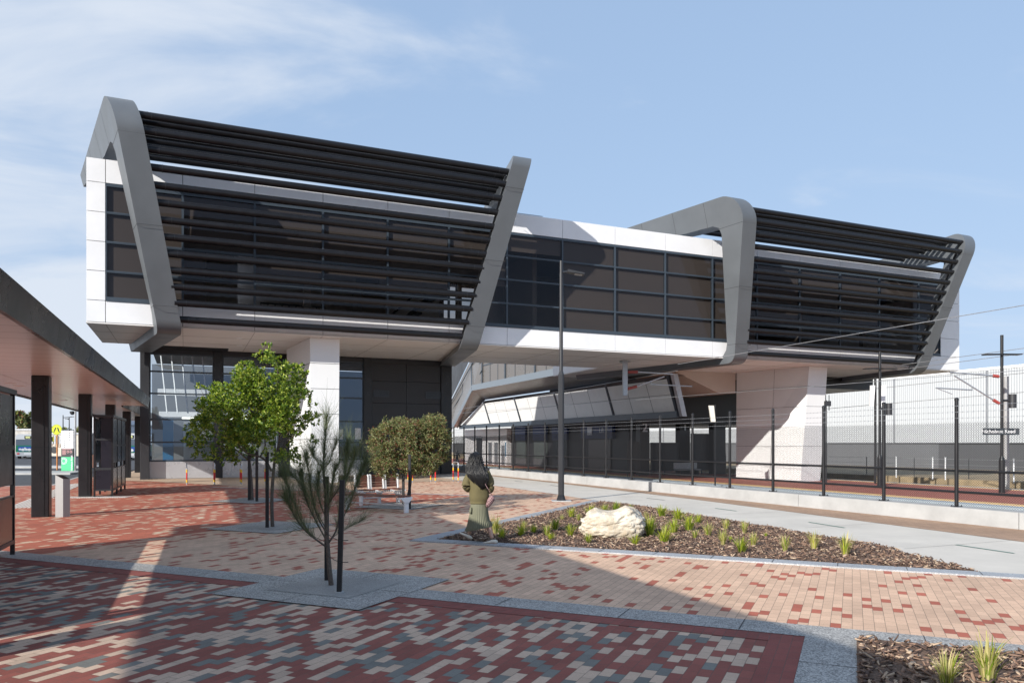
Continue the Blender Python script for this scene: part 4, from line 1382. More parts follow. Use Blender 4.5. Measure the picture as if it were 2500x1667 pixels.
# buses ------------------------------------------------------------
def bus(x, y, rz, lab, zoff=-.07, route='000'):
    """body runs along local +y; the end with the display faces -y"""
    t = thing('bus', lab, 'bus', (x, y, zoff), rz)
    R = Matrix.Translation((x, y, zoff)) @ Matrix.Rotation(rz, 4, 'Z')
    tf = lambda a, c, z: tuple(R @ Vector((a, c, z)))
    white = MATS.get('bus_white') or mat('bus_white', (.62, .64, .66), .35)
    green = MATS.get('bus_green') or mat('bus_green', (.008, .17, .075), .35)
    glass = MATS.get('bus_glass') or mat('bus_glass', (.10, .13, .17), .1)
    silver = MATS.get('bus_silver') or mat('bus_silver', (.42, .44, .46), .35)
    W = 1.25; Lb = 12.0
    def ring(y, z0, z1, b_=.12):
        return [(-W + .02, y, z0), (W - .02, y, z0), (W, y, z0 + .08), (W, y, z1 - b_), (W - b_, y, z1), (-W + b_, y, z1), (-W, y, z1 - b_), (-W, y, z0 + .08)]
    def seg(z0, z1, m, nm, inset=0, bt=.02):
        b = MB()
        b.loft([[tf(*p) for p in ring(yy, z0, z1, bt)] for yy in (inset, Lb - inset)])
        return b.build(nm, m, t)
    seg(.32, .82, silver, 'skirt', .0); seg(.825, 1.62, green, 'lower_body', .01); 
    seg(1.625, 2.35, glass, 'window_band', .03); seg(2.355, 3.0, white, 'roof', .0, .25)
    q = MB(); q.box(-.35, .35, -.03, .0, 2.42, 2.78, tf=tf); dsp = q.build('destination_display', M['black'], t)
    mt = R @ Matrix.Translation((0, -.035, 2.6)) @ Matrix.Rotation(pi / 2, 4, 'X')
    text_mesh('route_number', route, .32, MATS.get('display_amber') or mat('display_amber', (.6, .62, .3), .5, emit=(.75, .8, .35, .5)), t, mt, bold=.01)
    q = MB(); q.box(-1.0, .45, -.02, .005, .95, 1.5, tf=tf); q.build('advert', MATS.get('advert_blue') or mat('advert_blue', (.03, .09, .32), .4), t)
    q = MB()
    for k, (a, c, e) in enumerate(((-.8, 1.15, .12), (-.5, 1.1, .16), (-.15, 1.12, .14), (.15, 1.1, .16), (-.3, 1.3, .08))):
        q.poly([tf(a + e * cos(2 * pi * i / 12) * 1.2, -.025, c + e * sin(2 * pi * i / 12)) for i in range(12)][::-1])
    q.build('advert_figures', white, t)
    q = MB(); q.box(-.4, .4, -.02, .0, .5, .72, tf=tf); q.build('number_plate', white, t)
    for s in (-1, 1):
        q = MB(); q.box(s * 1.0 - .12, s * 1.0 + .12, -.03, .0, .55, .7, tf=tf); q.build('tail_light', M['redb'], t)
    for yy in (2.6, 9.3):
        for s in (-1, 1):
            q = MB()
            rings = [[tf(s * (W - a_), yy + r * cos(2 * pi * k / 18), .48 + r * sin(2 * pi * k / 18)) for k in range(18)] for a_, r in ((.35, .48), (-.01, .48), (-.015, .3))]
            q.loft(rings); q.build('wheel', M['black'], t)
    return t
bx, by, _ = AT(68, 1100, 92)
bus(bx, by, radians(28), 'green and white bus seen between the near shelter and the first column')
bx, by, _ = AT(318, 1100, 84)
bus(bx, by, radians(20), 'green and white bus seen in the narrow gap beside the hall', route='205')
# far backdrop on the left: shops, trees, street lights ----------------
def hut(px0, px1, ytop, dd, lab, wallm, nm='shop_building', parts=()):
    x0 = AT(px0, 1000, dd)[0]; x1 = AT(px1, 1000, dd)[0]; z1 = AT(0, ytop, dd)[2]
    t = thing(nm, lab, 'building', ((x0 + x1) / 2, dd, -.07))
    b = MB(); b.box(x0, x1, dd, dd + 9, -.2, z1); b.build('wall', wallm, t)
    b = MB(); b.box(x0 - .15, x1 + .15, dd - .15, dd + 9.2, z1, z1 + .25); b.build('roof', M['galv'], t)
    return t, x0, x1, z1
t, x0, x1, z1 = hut(112, 192, 1060, 112, 'low cream shop with kebab lettering behind the crossing sign', mat('cream_wall', (.60, .54, .46), .8, var=.1))
text_mesh('shop_lettering', 'Kebab', .95, mat('pale_brown_letters', (.33, .27, .22), .7), t, Matrix.Translation((AT(143, 1000, 112)[0], 111.96, AT(0, 1087, 112)[2])) @ Matrix.Rotation(pi / 2, 4, 'X'))
q = MB()
for k in range(9): q.box(x0 + .5 + k * .4, x0 + .7 + k * .4, 111.9, 112, z1 - 1.4, z1 - .2)
q.build('slatted_screen', M['galv'], t)
q = MB()
xx, _, zz_ = AT(131, 1098, 111.9)
q.poly([(xx + .55 * cos(2 * pi * i / 16), 111.93, zz_ + .5 * sin(2 * pi * i / 16)) for i in range(16)][::-1])
q.build('wall_graphic', M['dark'], t)
q = MB(); a_ = AT(121, 1066, 111.8); q.box(a_[0], a_[0] + .5, 111.9, 112, a_[2] - .7, a_[2]); q.build('yellow_sign', mat('yellow_sign', (.6, .6, .05), .6), t)
hut(216, 262, 1009, 120, 'tall plain white building wall seen between the second column and the shelter', mat('white_render', (.62, .63, .66), .7), 'white_building')
hut(300, 345, 1040, 125, 'white roofed building behind the bus beside the hall', MATS['white_render'], 'white_building')
hut(20, 100, 1050, 128, 'pale low building under the trees behind the left bus', mat('pale_wall', (.45, .43, .40), .8, var=.3, vscale=1), 'white_building')
def street_light(px, ytop, dd, side, lab):
    x, _, z = AT(px, ytop, dd)
    t = thing('street_light', lab, 'street light', (x, dd, 0))
    b = MB(); b.tube([(x, dd, -.07), (x, dd, z)], .09, 8, rs=[.12, .06]); b.build('pole', M['black'], t)
    b = MB(); b.tube([(x, dd, z - .4), (x + side * 1.6, dd, z - .25)], .05, 6); b.build('arm', M['black'], t)
    b = MB(); b.box(x + side * 1.5 - .3, x + side * 1.5 + .3, dd - .12, dd + .12, z - .3, z - .2); b.build('lamp_head', M['dark'], t)
street_light(154, 1013, 115, 1, 'taller dark street light behind the wayfinding totem')
street_light(169, 1018, 118, -.2, 'shorter dark street light just right of the taller one')
x, _, z = AT(184, 1003, 50)
t = thing('camera_pole', 'slim grey pole with a dome camera just left of the second canopy column', 'pole', (x, 50, 0))
b = MB(); b.tube([(x, 50, -.07), (x, 50, z)], .06, 10); b.build('pole', M['galv'], t)
b = MB(); b.lathe([(.02, z), (.16, z - .03), (.15, z - .15), (.08, z - .24), (.01, z - .26)], x - .2, 50, 14); b.build('dome_camera', M['dark'], t)
x, y, _ = G(223, 1141)
t = thing('litter_bin', 'small rusty brown bin beyond the second canopy column', 'bin', (x, y, 0))
b = MB(); b.bevbox(x - .2, x + .2, y, y + .4, 0, .95, .03); b.build('body', mat('rusty_bin', (.20, .09, .06), .7, var=.2), t)
b = MB(); b.add([(x - .22, y - .02, .96), (x + .22, y - .02, 1.1), (x + .22, y + .42, 1.1), (x - .22, y + .42, .96)], [(0, 1, 2, 3)]); b.build('lid', M['dark'], t)
# ================================================================== KERB WALL, FENCE
kw = thing('kerb_wall', 'low pale concrete wall carrying the chain-link fence', 'wall', UV(16.15, 20, 0), TH)
b = MB()
vj = [-20, -14, -8, -2.0, 4.1, 10.2, 16.35, 22.5, 28.6, 34.7, 40.8, 52]
for i in range(len(vj) - 1):
    b.box(15.9, 16.4, vj[i] + .01, vj[i + 1] - .01, -.3, .36, tf=UV)
b.build('upstand', M['kerbc'], kw)
b = MB(); b.box(15.93, 16.37, -20, 52, -.3, .33, tf=UV); b.build('joint_filler', M['joint'], kw)
wk = MB(); wk.box(-8.5, 15.9, 51.0, 51.2, -.3, -.01, tf=UV)

fe = thing('chainlink_fence', 'black chain-link security fence with barbed wire strands along the railway', 'fence', UV(16.12, 20, .36), TH)
FU = 16.12
fv = [9.79 + 1.95 * k for k in range(-1, 20)]
M['mesh'] = mat('black_mesh_wire', (.012, .012, .013), .45)
def post_mb():
    b = MB(); b.tube([(0, 0, 0), (0, 0, 2.44)], .042, 12); b.lathe([(.048, 2.41), (.048, 2.455), (.03, 2.475), (.002, 2.485)], 0, 0, 12)
    return b
b = post_mb(); b.v = [UV(FU + x, fv[0] + y, .36 + z) for x, y, z in b.v]
post0 = b.build('post', M['black'], fe); smooth_angle(post0, 40)
b = MB(); b.box(FU - .1, FU + .1, fv[0] - .08, fv[0] + .08, .355, .372, tf=UV)
for a_, c_ in ((-.08, -.06), (.08, -.06), (-.08, .06), (.08, .06)): b.tube([UV(FU + a_, fv[0] + c_, .37), UV(FU + a_, fv[0] + c_, .40)], .012, 6)
bp0 = b.build('base_plate', M['black'], post0)
# a mesh bay
def bay():
    vs = []; fs = []
    pitch = 1.95 / 34; rows = 35; r = .0038
    z0, z1 = .02, 1.9
    dz = (z1 - z0) / rows
    b = MB()
    for k in range(34):
        for s in (0, 1):
            pts = []
            for i in range(rows + 1):
                ph = (i + s) % 2
                pts.append((.004 * (1 if ph else -1), k * pitch + (pitch if ph else 0) * 1.0, z0 + i * dz))
            # ribbon-like triangular wire
            n = len(b.v)
            for (x, y, z) in pts:
                b.v += [(x, y - r, z), (x, y + r, z), (x + 2 * r, y, z)]
            for i in range(len(pts) - 1):
                q = n + i * 3
                for a_ in range(3):
                    c_ = (a_ + 1) % 3
                    b.f.append((q + a_, q + c_, q + 3 + c_, q + 3 + a_)); b.mi.append(0)
    # twisted spikes at the top
    for k in range(34):
        y = k * pitch
        b.add([(0, y - .002, z1), (0, y + .002, z1), (0, y + .006, z1 + .045)], [(0, 1, 2)])
        b.add([(0, y - .002, z1), (0, y + .002, z1), (0, y - .006, z1 + .045)], [(0, 1, 2)])
    return b
b = bay(); b.v = [UV(FU + .05 + x, fv[0] + y, .36 + z) for x, y, z in b.v]
bay0 = b.build('mesh_panel', M['mesh'], fe)
b = MB()
for z in (1.18, .70): b.tube([UV(FU, fv[0] + .04, z), UV(FU, fv[1] - .04, z)], .031, 8)
rail0 = b.build('rail', M['black'], fe)
wr = MB()
for z in (2.65, 2.51, 2.37):
    wr.tube([UV(FU - .045, fv[0], z), UV(FU - .045, fv[1], z)], .0042, 4)
    for k in range(16):
        v = fv[0] + .06 + k * .122
        wr.tube([UV(FU - .06, v, z - .014), UV(FU - .03, v + .01, z + .014)], .005, 3)
wire0 = wr.build('barbed_wire', M['galv'], fe)
for k in range(1, len(fv)):
    p = post0.copy(); COL.objects.link(p); p.location = (0, fv[k] - fv[0], 0)
    q = bp0.copy(); COL.objects.link(q); q.parent = p
    if k < len(fv) - 1:
        for o in (bay0, rail0, wire0):
            c_ = o.copy(); COL.objects.link(c_); c_.location = (0, fv[k] - fv[0], 0)

# rear trackside fence and white posts ---------------------------------
rf = thing('rear_fence', 'thin wire fence with slim dark posts on the dry bank beyond the platform', 'fence', UV(49, 45, -.6), TH)
for k, v in enumerate(np.arange(18, 92, 4.2)):
    b = MB(); b.tube([UV(49, v, -.65), UV(49, v, .75)], .03, 6); b.build('post', M['dark'], rf)
b = MB()
for z in (-.1, .3, .7): b.tube([UV(49, 16, z), UV(49, 92, z)], .012, 4)
b.build('wire', M['galv'], rf)
px_posts = [(2159, 1125), (2188, 1125), (2277, 1127), (2308, 1128), (2475, 1133)]
for k, (px, y0) in enumerate(px_posts):
    v, z = ray_u(px, y0, 47)
    labs = ['leftmost white post on the dry bank', 'second white post from the left on the dry bank', 'white post left of the middle fence post on the dry bank', 'white post right beside the middle fence post on the dry bank', 'white post right of the lamp and sign mast']
    t = thing('white_post', labs[k], 'post', UV(47, v, -.6), TH, 'white marker posts on the dry bank')
    b = MB(); b.tube([UV(47, v, -.65), UV(47, v, z + .3)], .04, 8); b.build('shaft', M['white2'], t)
    b = MB(); b.tube([UV(47, v, z + .3), UV(47, v, z + .36)], .07, 8); b.build('cap', M['galv'], t)

# tall lamp post in the plaza ----------------------------------------
lx, ly, _ = G(1370, 1223)
t = thing('lamp_post', 'tall dark lamp post standing between the plaza and the concrete path', 'lamp post', (lx, ly, 0))
b = MB()
b.tube([(lx, ly, .03), (lx, ly, 3.93)], .098, 8); 
b.tube([(lx, ly, 3.93), (lx, ly, 4.05)], .098, 8, rs=[.098, .06])
b.build('lower_shaft', M['dark'], t)
b = MB(); b.tube([(lx, ly, 4.05), (lx, ly, 7.1)], .058, 12); b.tube([(lx, ly, 7.1), (lx, ly, 7.48)], .05, 12)
smooth_angle(b.build('upper_shaft', M['dark'], t), 40)
b = MB(); b.tube([(lx, ly, .02), (lx, ly, .2)], .13, 8, rs=[.16, .1]); b.build('base_flare', M['black'], t)
b = MB(); b.box(lx - .3, lx + .3, ly - .3, ly + .3, .006, .03); b.build('footing', M['kerbc'], t)
b = MB(); b.tube([(lx, ly, 7.12), (lx + .25, ly + .05, 7.16)], .035, 6); b.build('arm', M['dark'], t)
b = MB(); b.loft([[(lx + .2, ly - .12, 7.12), (lx + .2, ly + .18, 7.12), (lx + .2, ly + .18, 7.2), (lx + .2, ly - .12, 7.2)], [(lx + .72, ly - .08, 7.05), (lx + .72, ly + .22, 7.05), (lx + .72, ly + .22, 7.1), (lx + .72, ly - .08, 7.1)]])
hd = b.build('lamp_head', M['dark'], t)
b = MB(); b.poly([(lx + .42, ly - .06, 7.078), (lx + .42, ly + .18, 7.078), (lx + .66, ly + .2, 7.05), (lx + .66, ly - .04, 7.05)]); b.build('lens', MATS['lift_steel'], hd)

# station lamp masts --------------------------------------------------
def mast(px, ytop, ybase, lab, sign=False):
    d = (CAMH + .55) * F / (ybase - 1082)
    x = (px - 1250) / F * d; z = AT(px, ytop, d)[2]
    t = thing('platform_lamp', lab, 'lamp post', (x, d, PZ))
    b = MB(); b.tube([(x, d, PZ), (x, d, z)], .07, 12); smooth_angle(b.build('shaft', M['black'], t), 40)
    b = MB(); b.tube([(x, d, PZ), (x, d, PZ + 1.55)], .135, 12); b.tube([(x, d, PZ + 1.55), (x, d, PZ + 1.75)], .13, 12, rs=[.135, .07]); smooth_angle(b.build('lower_shaft', M['black'], t), 40)
    zt = z - .95
    for s in (-1, 1):
        b = MB()
        b.loft([[(x + s * .1, d - .18, zt - .02), (x + s * .1, d + .18, zt + .02), (x + s * .1, d + .18, zt + .1), (x + s * .1, d - .18, zt + .06)],
                [(x + s * .85, d - .2 , zt - .0), (x + s * .85, d + .2, zt + .0), (x + s * .85, d + .2, zt + .05), (x + s * .85, d - .2, zt + .05)]])
        b.build('lamp_head', M['black'], t)
    zs = z - 3.45 + (.0)
    b = MB(); b.tube([(x + .05, d, zs + .35), (x + .4, d, zs + .35)], .06, 6); b.tube([(x + .5, d, zs), (x + .5, d, zs + .65)], .17, 14); smooth_angle(b.build('loudspeaker', M['dark'], t), 40)
    return t, x, d, z
mast(2148, 859, 1187, 'farther black platform lamp in front of the louvred end bay')
ml, mx_, md, mz = mast(2446, 818, 1203, 'nearer black platform lamp at right carrying the station name board')
# station name board (top-level: hangs on the mast)
x0, _, z1 = AT(2400, 1045, md - .12); x1, _, z0 = AT(2476, 1061, md - .12)
sg = thing('station_name_sign', 'dark station name board lettered Nicholson Road on the platform lamp', 'sign', ((x0 + x1) / 2, md - .12, z0))
b = MB(); b.box(x0, x1, md - .16, md - .08, z0, z1); b.build('board', mat('name_board', (.035, .045, .055), .5), sg)
b = MB(); b.box(x1, x1 + .22, md - .155, md + .3, z0, z1); b.build('return_board', mat('name_board_side', (.06, .07, .08), .5), sg)
text_mesh('lettering', 'Nicholson Road', .245, M['white2'], sg, Matrix.Translation(((x0 + x1) / 2 - .03, md - .166, (z0 + z1) / 2)) @ Matrix.Rotation(pi / 2, 4, 'X'), bold=.004)

# radio antennas on posts ---------------------------------------------
ax, _, az = AT(2137, 960, 44)
t = thing('antenna_mast', 'black mast with two white panel antennas beside the farther platform lamp', 'antenna', (ax, 44, PZ))
b = MB(); b.tube([(ax, 44, PZ), (ax, 44, az + .9)], .07, 10); b.build('shaft', M['black'], t)
for s, yy in ((-.28, 960), (.35, 955)):
    b = MB(); z = az; b.loft([[(ax + s - .1, 43.8, z - .75), (ax + s + .1, 43.8, z - .75), (ax + s + .1, 43.95, z - .75), (ax + s - .1, 43.95, z - .75)], [(ax + s - .06, 43.8, z + .45), (ax + s + .18, 43.8, z + .45), (ax + s + .18, 43.95, z + .45), (ax + s - .06, 43.95, z + .45)]]); b.build('panel_antenna', M['white2'], t)
ax, _, az = AT(1738, 1010, 42)
t = thing('antenna_mast', 'slim mast with one tilted white panel antenna in front of the dark hall', 'antenna', (ax, 42, PZ))
b = MB(); b.tube([(ax + .18, 42, PZ), (ax + .18, 42, az + .5)], .04, 8); b.build('shaft', M['black'], t)
b = MB(); b.loft([[(ax - .08, 41.8, az - .45), (ax + .16, 41.8, az - .45), (ax + .16, 41.95, az - .45), (ax - .08, 41.95, az - .45)], [(ax - .22, 41.8, az + .45), (ax + .06, 41.8, az + .45), (ax + .06, 41.95, az + .45), (ax - .22, 41.95, az + .45)]]); b.build('panel_antenna', mat('cream_plastic', (.66, .62, .55), .5), t)
ax, _, az = AT(2019, 985, 44)
t = thing('antenna_mast', 'small grey antenna cluster at the right edge of the big pier', 'antenna', (ax, 44, PZ))
b = MB(); b.tube([(ax - .05, 44, PZ), (ax - .05, 44, az + .2)], .04, 8); b.build('shaft', M['dark'], t)
b = MB(); b.tube([(ax - .08, 44, az - .4), (ax - .08, 44, az + .5)], .025, 6); b.tube([(ax + .12, 44, az - .4), (ax + .12, 44, az + .5)], .025, 6); b.box(ax - .15, ax + .2, 43.9, 44.05, az - .15, az + .15); b.build('aerial', M['dark'], t)

# catenary -----------------------------------------------------------
def tri(t, p, q, r, m, nm): 
    b = MB(); b.tube([p, q], r, 6); return b.build(nm, m, t)
cd = 38.5
def A_(px, py, d=cd): return AT(px, py, d)
mxp = A_(2455, 919)
t = thing('catenary_mast', 'pale concrete catenary mast behind the name board with red insulated bracket arms', 'mast', (mxp[0], cd, -1.7))
b = MB(); b.tube([(mxp[0], cd, -1.7), (mxp[0], cd, mxp[2])], .17, 4, rs=[.19, .14]); b.build('shaft', M['kerbc'], t)
tri(t, A_(2448, 921), A_(2436, 919), .03, M['galv'], 'bracket')
tri(t, A_(2438, 919), A_(2424, 917), .085, M['redins'], 'insulator')
tri(t, A_(2424, 917), A_(2319, 909), .04, M['galv'], 'top_arm')
tri(t, A_(2448, 988), A_(2438, 984), .03, M['galv'], 'bracket')
tri(t, A_(2440, 985), A_(2425, 976), .085, M['redins'], 'insulator')
tri(t, A_(2425, 976), A_(2330, 917), .04, M['galv'], 'diagonal_arm')
tri(t, A_(2374, 952), A_(2285, 947), .035, M['galv'], 'steady_arm')
tri(t, A_(2373, 945), A_(2374, 953), .02, M['galv'], 'clamp')
tri(t, A_(2290, 949), A_(2325, 962), .018, M['galv'], 'registration_arm')
tri(t, A_(2322, 909), A_(2322, 917), .02, M['galv'], 'clamp')
cd2 = 43.5
B_ = lambda px, py: AT(px, py, cd2)
t = thing('catenary_drop_post', 'galvanised drop post with red insulators hanging from the bridge underside', 'catenary bracket', B_(1526, 879))
b = MB(); p = B_(1526, 879); q = B_(1526, 965); b.bevbox(p[0] - .14, p[0] + .14, cd2 - .12, cd2 + .12, q[2], ZB - .07, .02); b.build('post', M['galv'], t)
b = MB(); b.cyl(p[0], cd2, ZB - .16, ZB - .075, .32, 14); b.build('mounting_plate', M['galv'], t)
tri(t, B_(1533, 908), B_(1557, 908), .085, M['redins'], 'insulator')
tri(t, B_(1557, 908), B_(1643, 913), .045, M['galv'], 'top_arm')
tri(t, B_(1532, 949), B_(1555, 943), .085, M['redins'], 'insulator')
tri(t, B_(1555, 943), B_(1622, 919), .045, M['galv'], 'diagonal_arm')
tri(t, B_(1588, 938), B_(1690, 943), .035, M['galv'], 'steady_arm')
tri(t, B_(1590, 931), B_(1588, 939), .02, M['galv'], 'clamp')

# overhead wires --------------------------------------------------------
def wire(p0, p1, r, lab, sag=0.0):
    b = MB(); pts = []
    for i in range(13):
        s = i / 12
        p = Vector(p0).lerp(Vector(p1), s); p.z -= sag * 4 * s * (1 - s)
        pts.append(tuple(p))
    b.tube(pts, r, 4)
    o = b.build('overhead_wire', M['galv']); tag(o, lab, 'wire', 'overhead railway wires')
    return o
def W3(u, px, py):
    v, z = ray_u(px, py, u); return UV(u, v, z)
wire(W3(23.5, 1655, 889), W3(23.5, 2560, 735), .016, 'bright overhead wire rising across the right louvre screen to the right edge')
wire(W3(23.5, 1100, 1003), W3(23.5, 1655, 905), .012, 'thin overhead wire crossing the canopy panels under the bridge')
wire(W3(23.5, 1100, 1010), W3(23.5, 2560, 899), .012, 'lowest long overhead wire passing under the bridge')
wire(W3(41, 1500, 985), W3(41, 2560, 842), .02, 'upper thin wire passing just under the right hand lamp heads')
wire(W3(41, 1500, 993), W3(41, 2560, 855), .02, 'second thin wire below the right hand lamp heads')
wire(W3(41, 1990, 1000), W3(41, 2560, 952), .02, 'lower contact wire in front of the warehouse')
wire(W3(41, 1990, 964), W3(41, 2560, 904), .02, 'wire in front of the top of the warehouse wall')
# ================================================================== PLANTS
def leaf_mat(name, col, trans=.35, rough=.45, var=.25):
    m = bpy.data.materials.new(name); m.use_nodes = True
    t = m.node_tree; nn = t.nodes.new; ll = t.links.new
    b = t.nodes['Principled BSDF']; o = [n for n in t.nodes if n.type == 'OUTPUT_MATERIAL'][0]
    b.inputs['Roughness'].default_value = rough
    g = nn('ShaderNodeNewGeometry')
    mr = nn('ShaderNodeMapRange'); mr.inputs['To Min'].default_value = 1 - var; mr.inputs['To Max'].default_value = 1 + var
    ll(g.outputs['Random Per Island'], mr.inputs['Value'])
    sc = nn('ShaderNodeVectorMath'); sc.operation = 'SCALE'; sc.inputs[0].default_value = col
    ll(mr.outputs[0], sc.inputs['Scale'])
    ll(sc.outputs[0], b.inputs['Base Color'])
    tr = nn('ShaderNodeBsdfTranslucent'); sc2 = nn('ShaderNodeVectorMath'); sc2.operation = 'MULTIPLY'; sc2.inputs[1].default_value = (1.3, 1.3, .5)
    ll(sc.outputs[0], sc2.inputs[0]); ll(sc2.outputs[0], tr.inputs['Color'])
    mx = nn('ShaderNodeMixShader'); mx.inputs[0].default_value = trans
    ll(b.outputs[0], mx.inputs[1]); ll(tr.outputs[0], mx.inputs[2]); ll(mx.outputs[0], o.inputs[0])
    return m
LG = [leaf_mat('leaf_bright', (.20, .29, .028)), leaf_mat('leaf_mid', (.115, .20, .024)), leaf_mat('leaf_dark', (.05, .11, .02)), leaf_mat('leaf_lime', (.44, .50, .09))]
LE = [leaf_mat('gum_olive', (.20, .22, .085)), leaf_mat('gum_pale', (.36, .35, .17)), leaf_mat('gum_dark', (.08, .11, .045)), leaf_mat('gum_red', (.24, .08, .06))]
LN = [leaf_mat('needle_green', (.13, .17, .085), .2), leaf_mat('needle_olive', (.17, .18, .07), .2), leaf_mat('needle_dark', (.05, .07, .035), .2)]
LT = [leaf_mat('grass_lime', (.42, .46, .05), .4), leaf_mat('grass_green', (.22, .30, .04), .4), leaf_mat('grass_straw', (.52, .46, .22), .4)]

def np_build(name, verts, faces, mats_, mi, parent=None, kind=None):
    me = bpy.data.meshes.new(name)
    v = np.asarray(verts, dtype=np.float64)
    if parent is not None and '_fr' in parent:
        ox, oy, oz, rz = parent['_fr']; v = v - np.array([ox, oy, oz])
    f = np.asarray(faces, dtype=np.int32)
    k = f.shape[1]
    me.vertices.add(len(v)); me.vertices.foreach_set('co', v.ravel())
    me.loops.add(f.size); me.loops.foreach_set('vertex_index', f.ravel())
    me.polygons.add(len(f)); me.polygons.foreach_set('loop_start', np.arange(0, f.size, k, dtype=np.int32))
    me.polygons.foreach_set('loop_total', np.full(len(f), k, dtype=np.int32))
    for m in mats_: me.materials.append(m)
    me.polygons.foreach_set('material_index', np.asarray(mi, dtype=np.int32))
    me.update(calc_edges=True); me.validate()
    o = bpy.data.objects.new(name, me); COL.objects.link(o)
    if parent is not None: o.parent = parent
    if kind: o['kind'] = kind
    return o

def leaves(centers, dirs, ups, L_, W_, rng, probs):
    """folded two-quad leaves: arrays of base points, directions, widths"""
    n = len(centers)
    d = dirs / np.linalg.norm(dirs, axis=1)[:, None]
    s = np.cross(d, ups); s /= (np.linalg.norm(s, axis=1)[:, None] + 1e-9)
    nrm = np.cross(s, d)
    L = (L_ * rng.uniform(.7, 1.25, n))[:, None]; W = (W_ * rng.uniform(.75, 1.2, n))[:, None]
    base = centers; tip = centers + d * L - nrm * L * .12
    m1 = centers + d * L * .62 + s * W * .5 + nrm * W * .22
    m2 = centers + d * L * .62 - s * W * .5 + nrm * W * .22
    b1 = centers + d * L * .25 + s * W * .28; b2 = centers + d * L * .25 - s * W * .28
    # quads (base,b1,m1,tip) (base,tip,m2,b2)
    V = np.stack([base, b1, m1, tip, m2, b2], 1).reshape(-1, 3)
    idx = np.arange(n) * 6
    F = np.concatenate([np.stack([idx, idx + 1, idx + 2, idx + 3], 1), np.stack([idx, idx + 3, idx + 4, idx + 5], 1)], 0)
    mi = rng.choice(len(probs), size=n, p=probs)
    return V, F, np.concatenate([mi, mi])

def rosettes(cs, rs, rng, density, per=9, spread=.055):
    """leaf base points and directions in clumps spread through blobs"""
    C_, D_ = [], []
    for c, r in zip(cs, rs):
        k = max(3, int(density * r * r * r * 4.2 + density * r * r * .9))
        u = rng.normal(size=(k, 3)); u /= np.linalg.norm(u, axis=1)[:, None]
        rad = r * rng.uniform(.25, 1.0, k) ** .5
        ctr = c + u * rad[:, None] * np.array([1, 1, .95])
        for i in range(k):
            ax = u[i] * .6 + np.array([0, 0, .7]) + rng.normal(size=3) * .3
            ax /= np.linalg.norm(ax)
            m = rng.integers(per - 3, per + 4)
            dd = rng.normal(size=(m, 3)); dd /= np.linalg.norm(dd, axis=1)[:, None]
            dd = dd * .9 + ax * .75
            t = rng.uniform(0, spread, m)
            C_.append(ctr[i] + ax * t[:, None]); D_.append(dd)
    return np.concatenate(C_), np.concatenate(D_)

def bez(pts, n=10):
    pts = [Vector(p) for p in pts]
    out = []
    for i in range(len(pts) - 1):
        p0 = pts[max(0, i - 1)]; p1 = pts[i]; p2 = pts[i + 1]; p3 = pts[min(len(pts) - 1, i + 2)]
        for k in range(n):
            t = k / n
            out.append(.5 * ((2 * p1) + (-p0 + p2) * t + (2 * p0 - 5 * p1 + 4 * p2 - p3) * t * t + (-p0 + 3 * p1 - 3 * p2 + p3) * t ** 3))
    out.append(pts[-1]); return out

def taper_tube(b, pts, r0, r1, n=7):
    p = bez(pts, 4)
    rs = [r0 + (r1 - r0) * i / (len(p) - 1) for i in range(len(p))]
    b.tube(p, r0, n, rs=rs)
    return p

def stakes(t, pts):
    for (x, y, h, r) in pts:
        b = MB(); b.bevbox(x - r, x + r, y - r, y + r, 0, h, .006); b.build('stake', M['stake'], t)

def crop_blobs(lst, ox, oy, s, d, R, rng, flat=.8):
    cs, rs = [], []
    xs = [ox + a * s for a, _, _ in lst]
    xm = (min(xs) + max(xs)) / 2
    for (a, c, r) in lst:
        px, py = ox + a * s, oy + c * s
        dx = (px - xm) / F * d
        half = sqrt(max(.05, R * R - dx * dx)) * flat
        rr = r * s * d / F
        for q in range(2 if rr > .12 else 1):
            dd = d + rng.uniform(-half, half)
            x, y, z = AT(px, py, d)
            cs.append(np.array([x, dd, z])); rs.append(rr)
    return cs, rs

rng = np.random.default_rng(11)
# ---- main broadleaf tree (front)
TX, TY = -5.15, 16.1
tr1 = thing('street_tree', 'bright green round leaved tree with staked forked trunk, the larger front one', 'tree', (TX, TY, 0))
fb_ = [(1190, 262, 38), (1130, 300, 40), (1075, 300, 38), (1185, 330, 50), (1290, 365, 50), (1340, 385, 40), (1220, 410, 90), (890, 395, 42), (945, 405, 48), (1050, 450, 90), (850, 480, 60), (920, 500, 80),
       (600, 520, 36), (585, 600, 32), (640, 660, 46), (700, 520, 40), (745, 580, 60), (830, 580, 80), (950, 600, 110), (1090, 590, 130), (1240, 540, 110), (1360, 590, 66), (1430, 650, 40), (1400, 760, 66), (1440, 770, 40),
       (1300, 700, 110), (1160, 740, 120), (1000, 760, 110), (860, 720, 100), (740, 690, 80), (650, 760, 60), (700, 820, 70), (820, 850, 90), (960, 880, 90), (1090, 870, 90), (1230, 850, 90), (1340, 860, 50),
       (1440, 900, 34), (1485, 935, 24), (1250, 1020, 66), (1300, 1080, 50), (1190, 1050, 36), (1350, 1050, 40), (610, 800, 40)]
cs, rs = crop_blobs(fb_, 300, 780, .3188, TY, 1.35, rng)
Cc, Dd = rosettes(cs, rs, rng, 400, per=10)
V, Fc, mi = leaves(Cc, Dd, rng.normal(size=Cc.shape), .066, .034, rng, [.34, .26, .14, .26])
np_build('crown', V, Fc, LG, mi, tr1)
b = MB()
def PX(a, c, d, ox=300, oy=780, s=.3188): return AT(ox + a * s, oy + c * s, d)
bx0 = PX(1135, 1560, TY); 
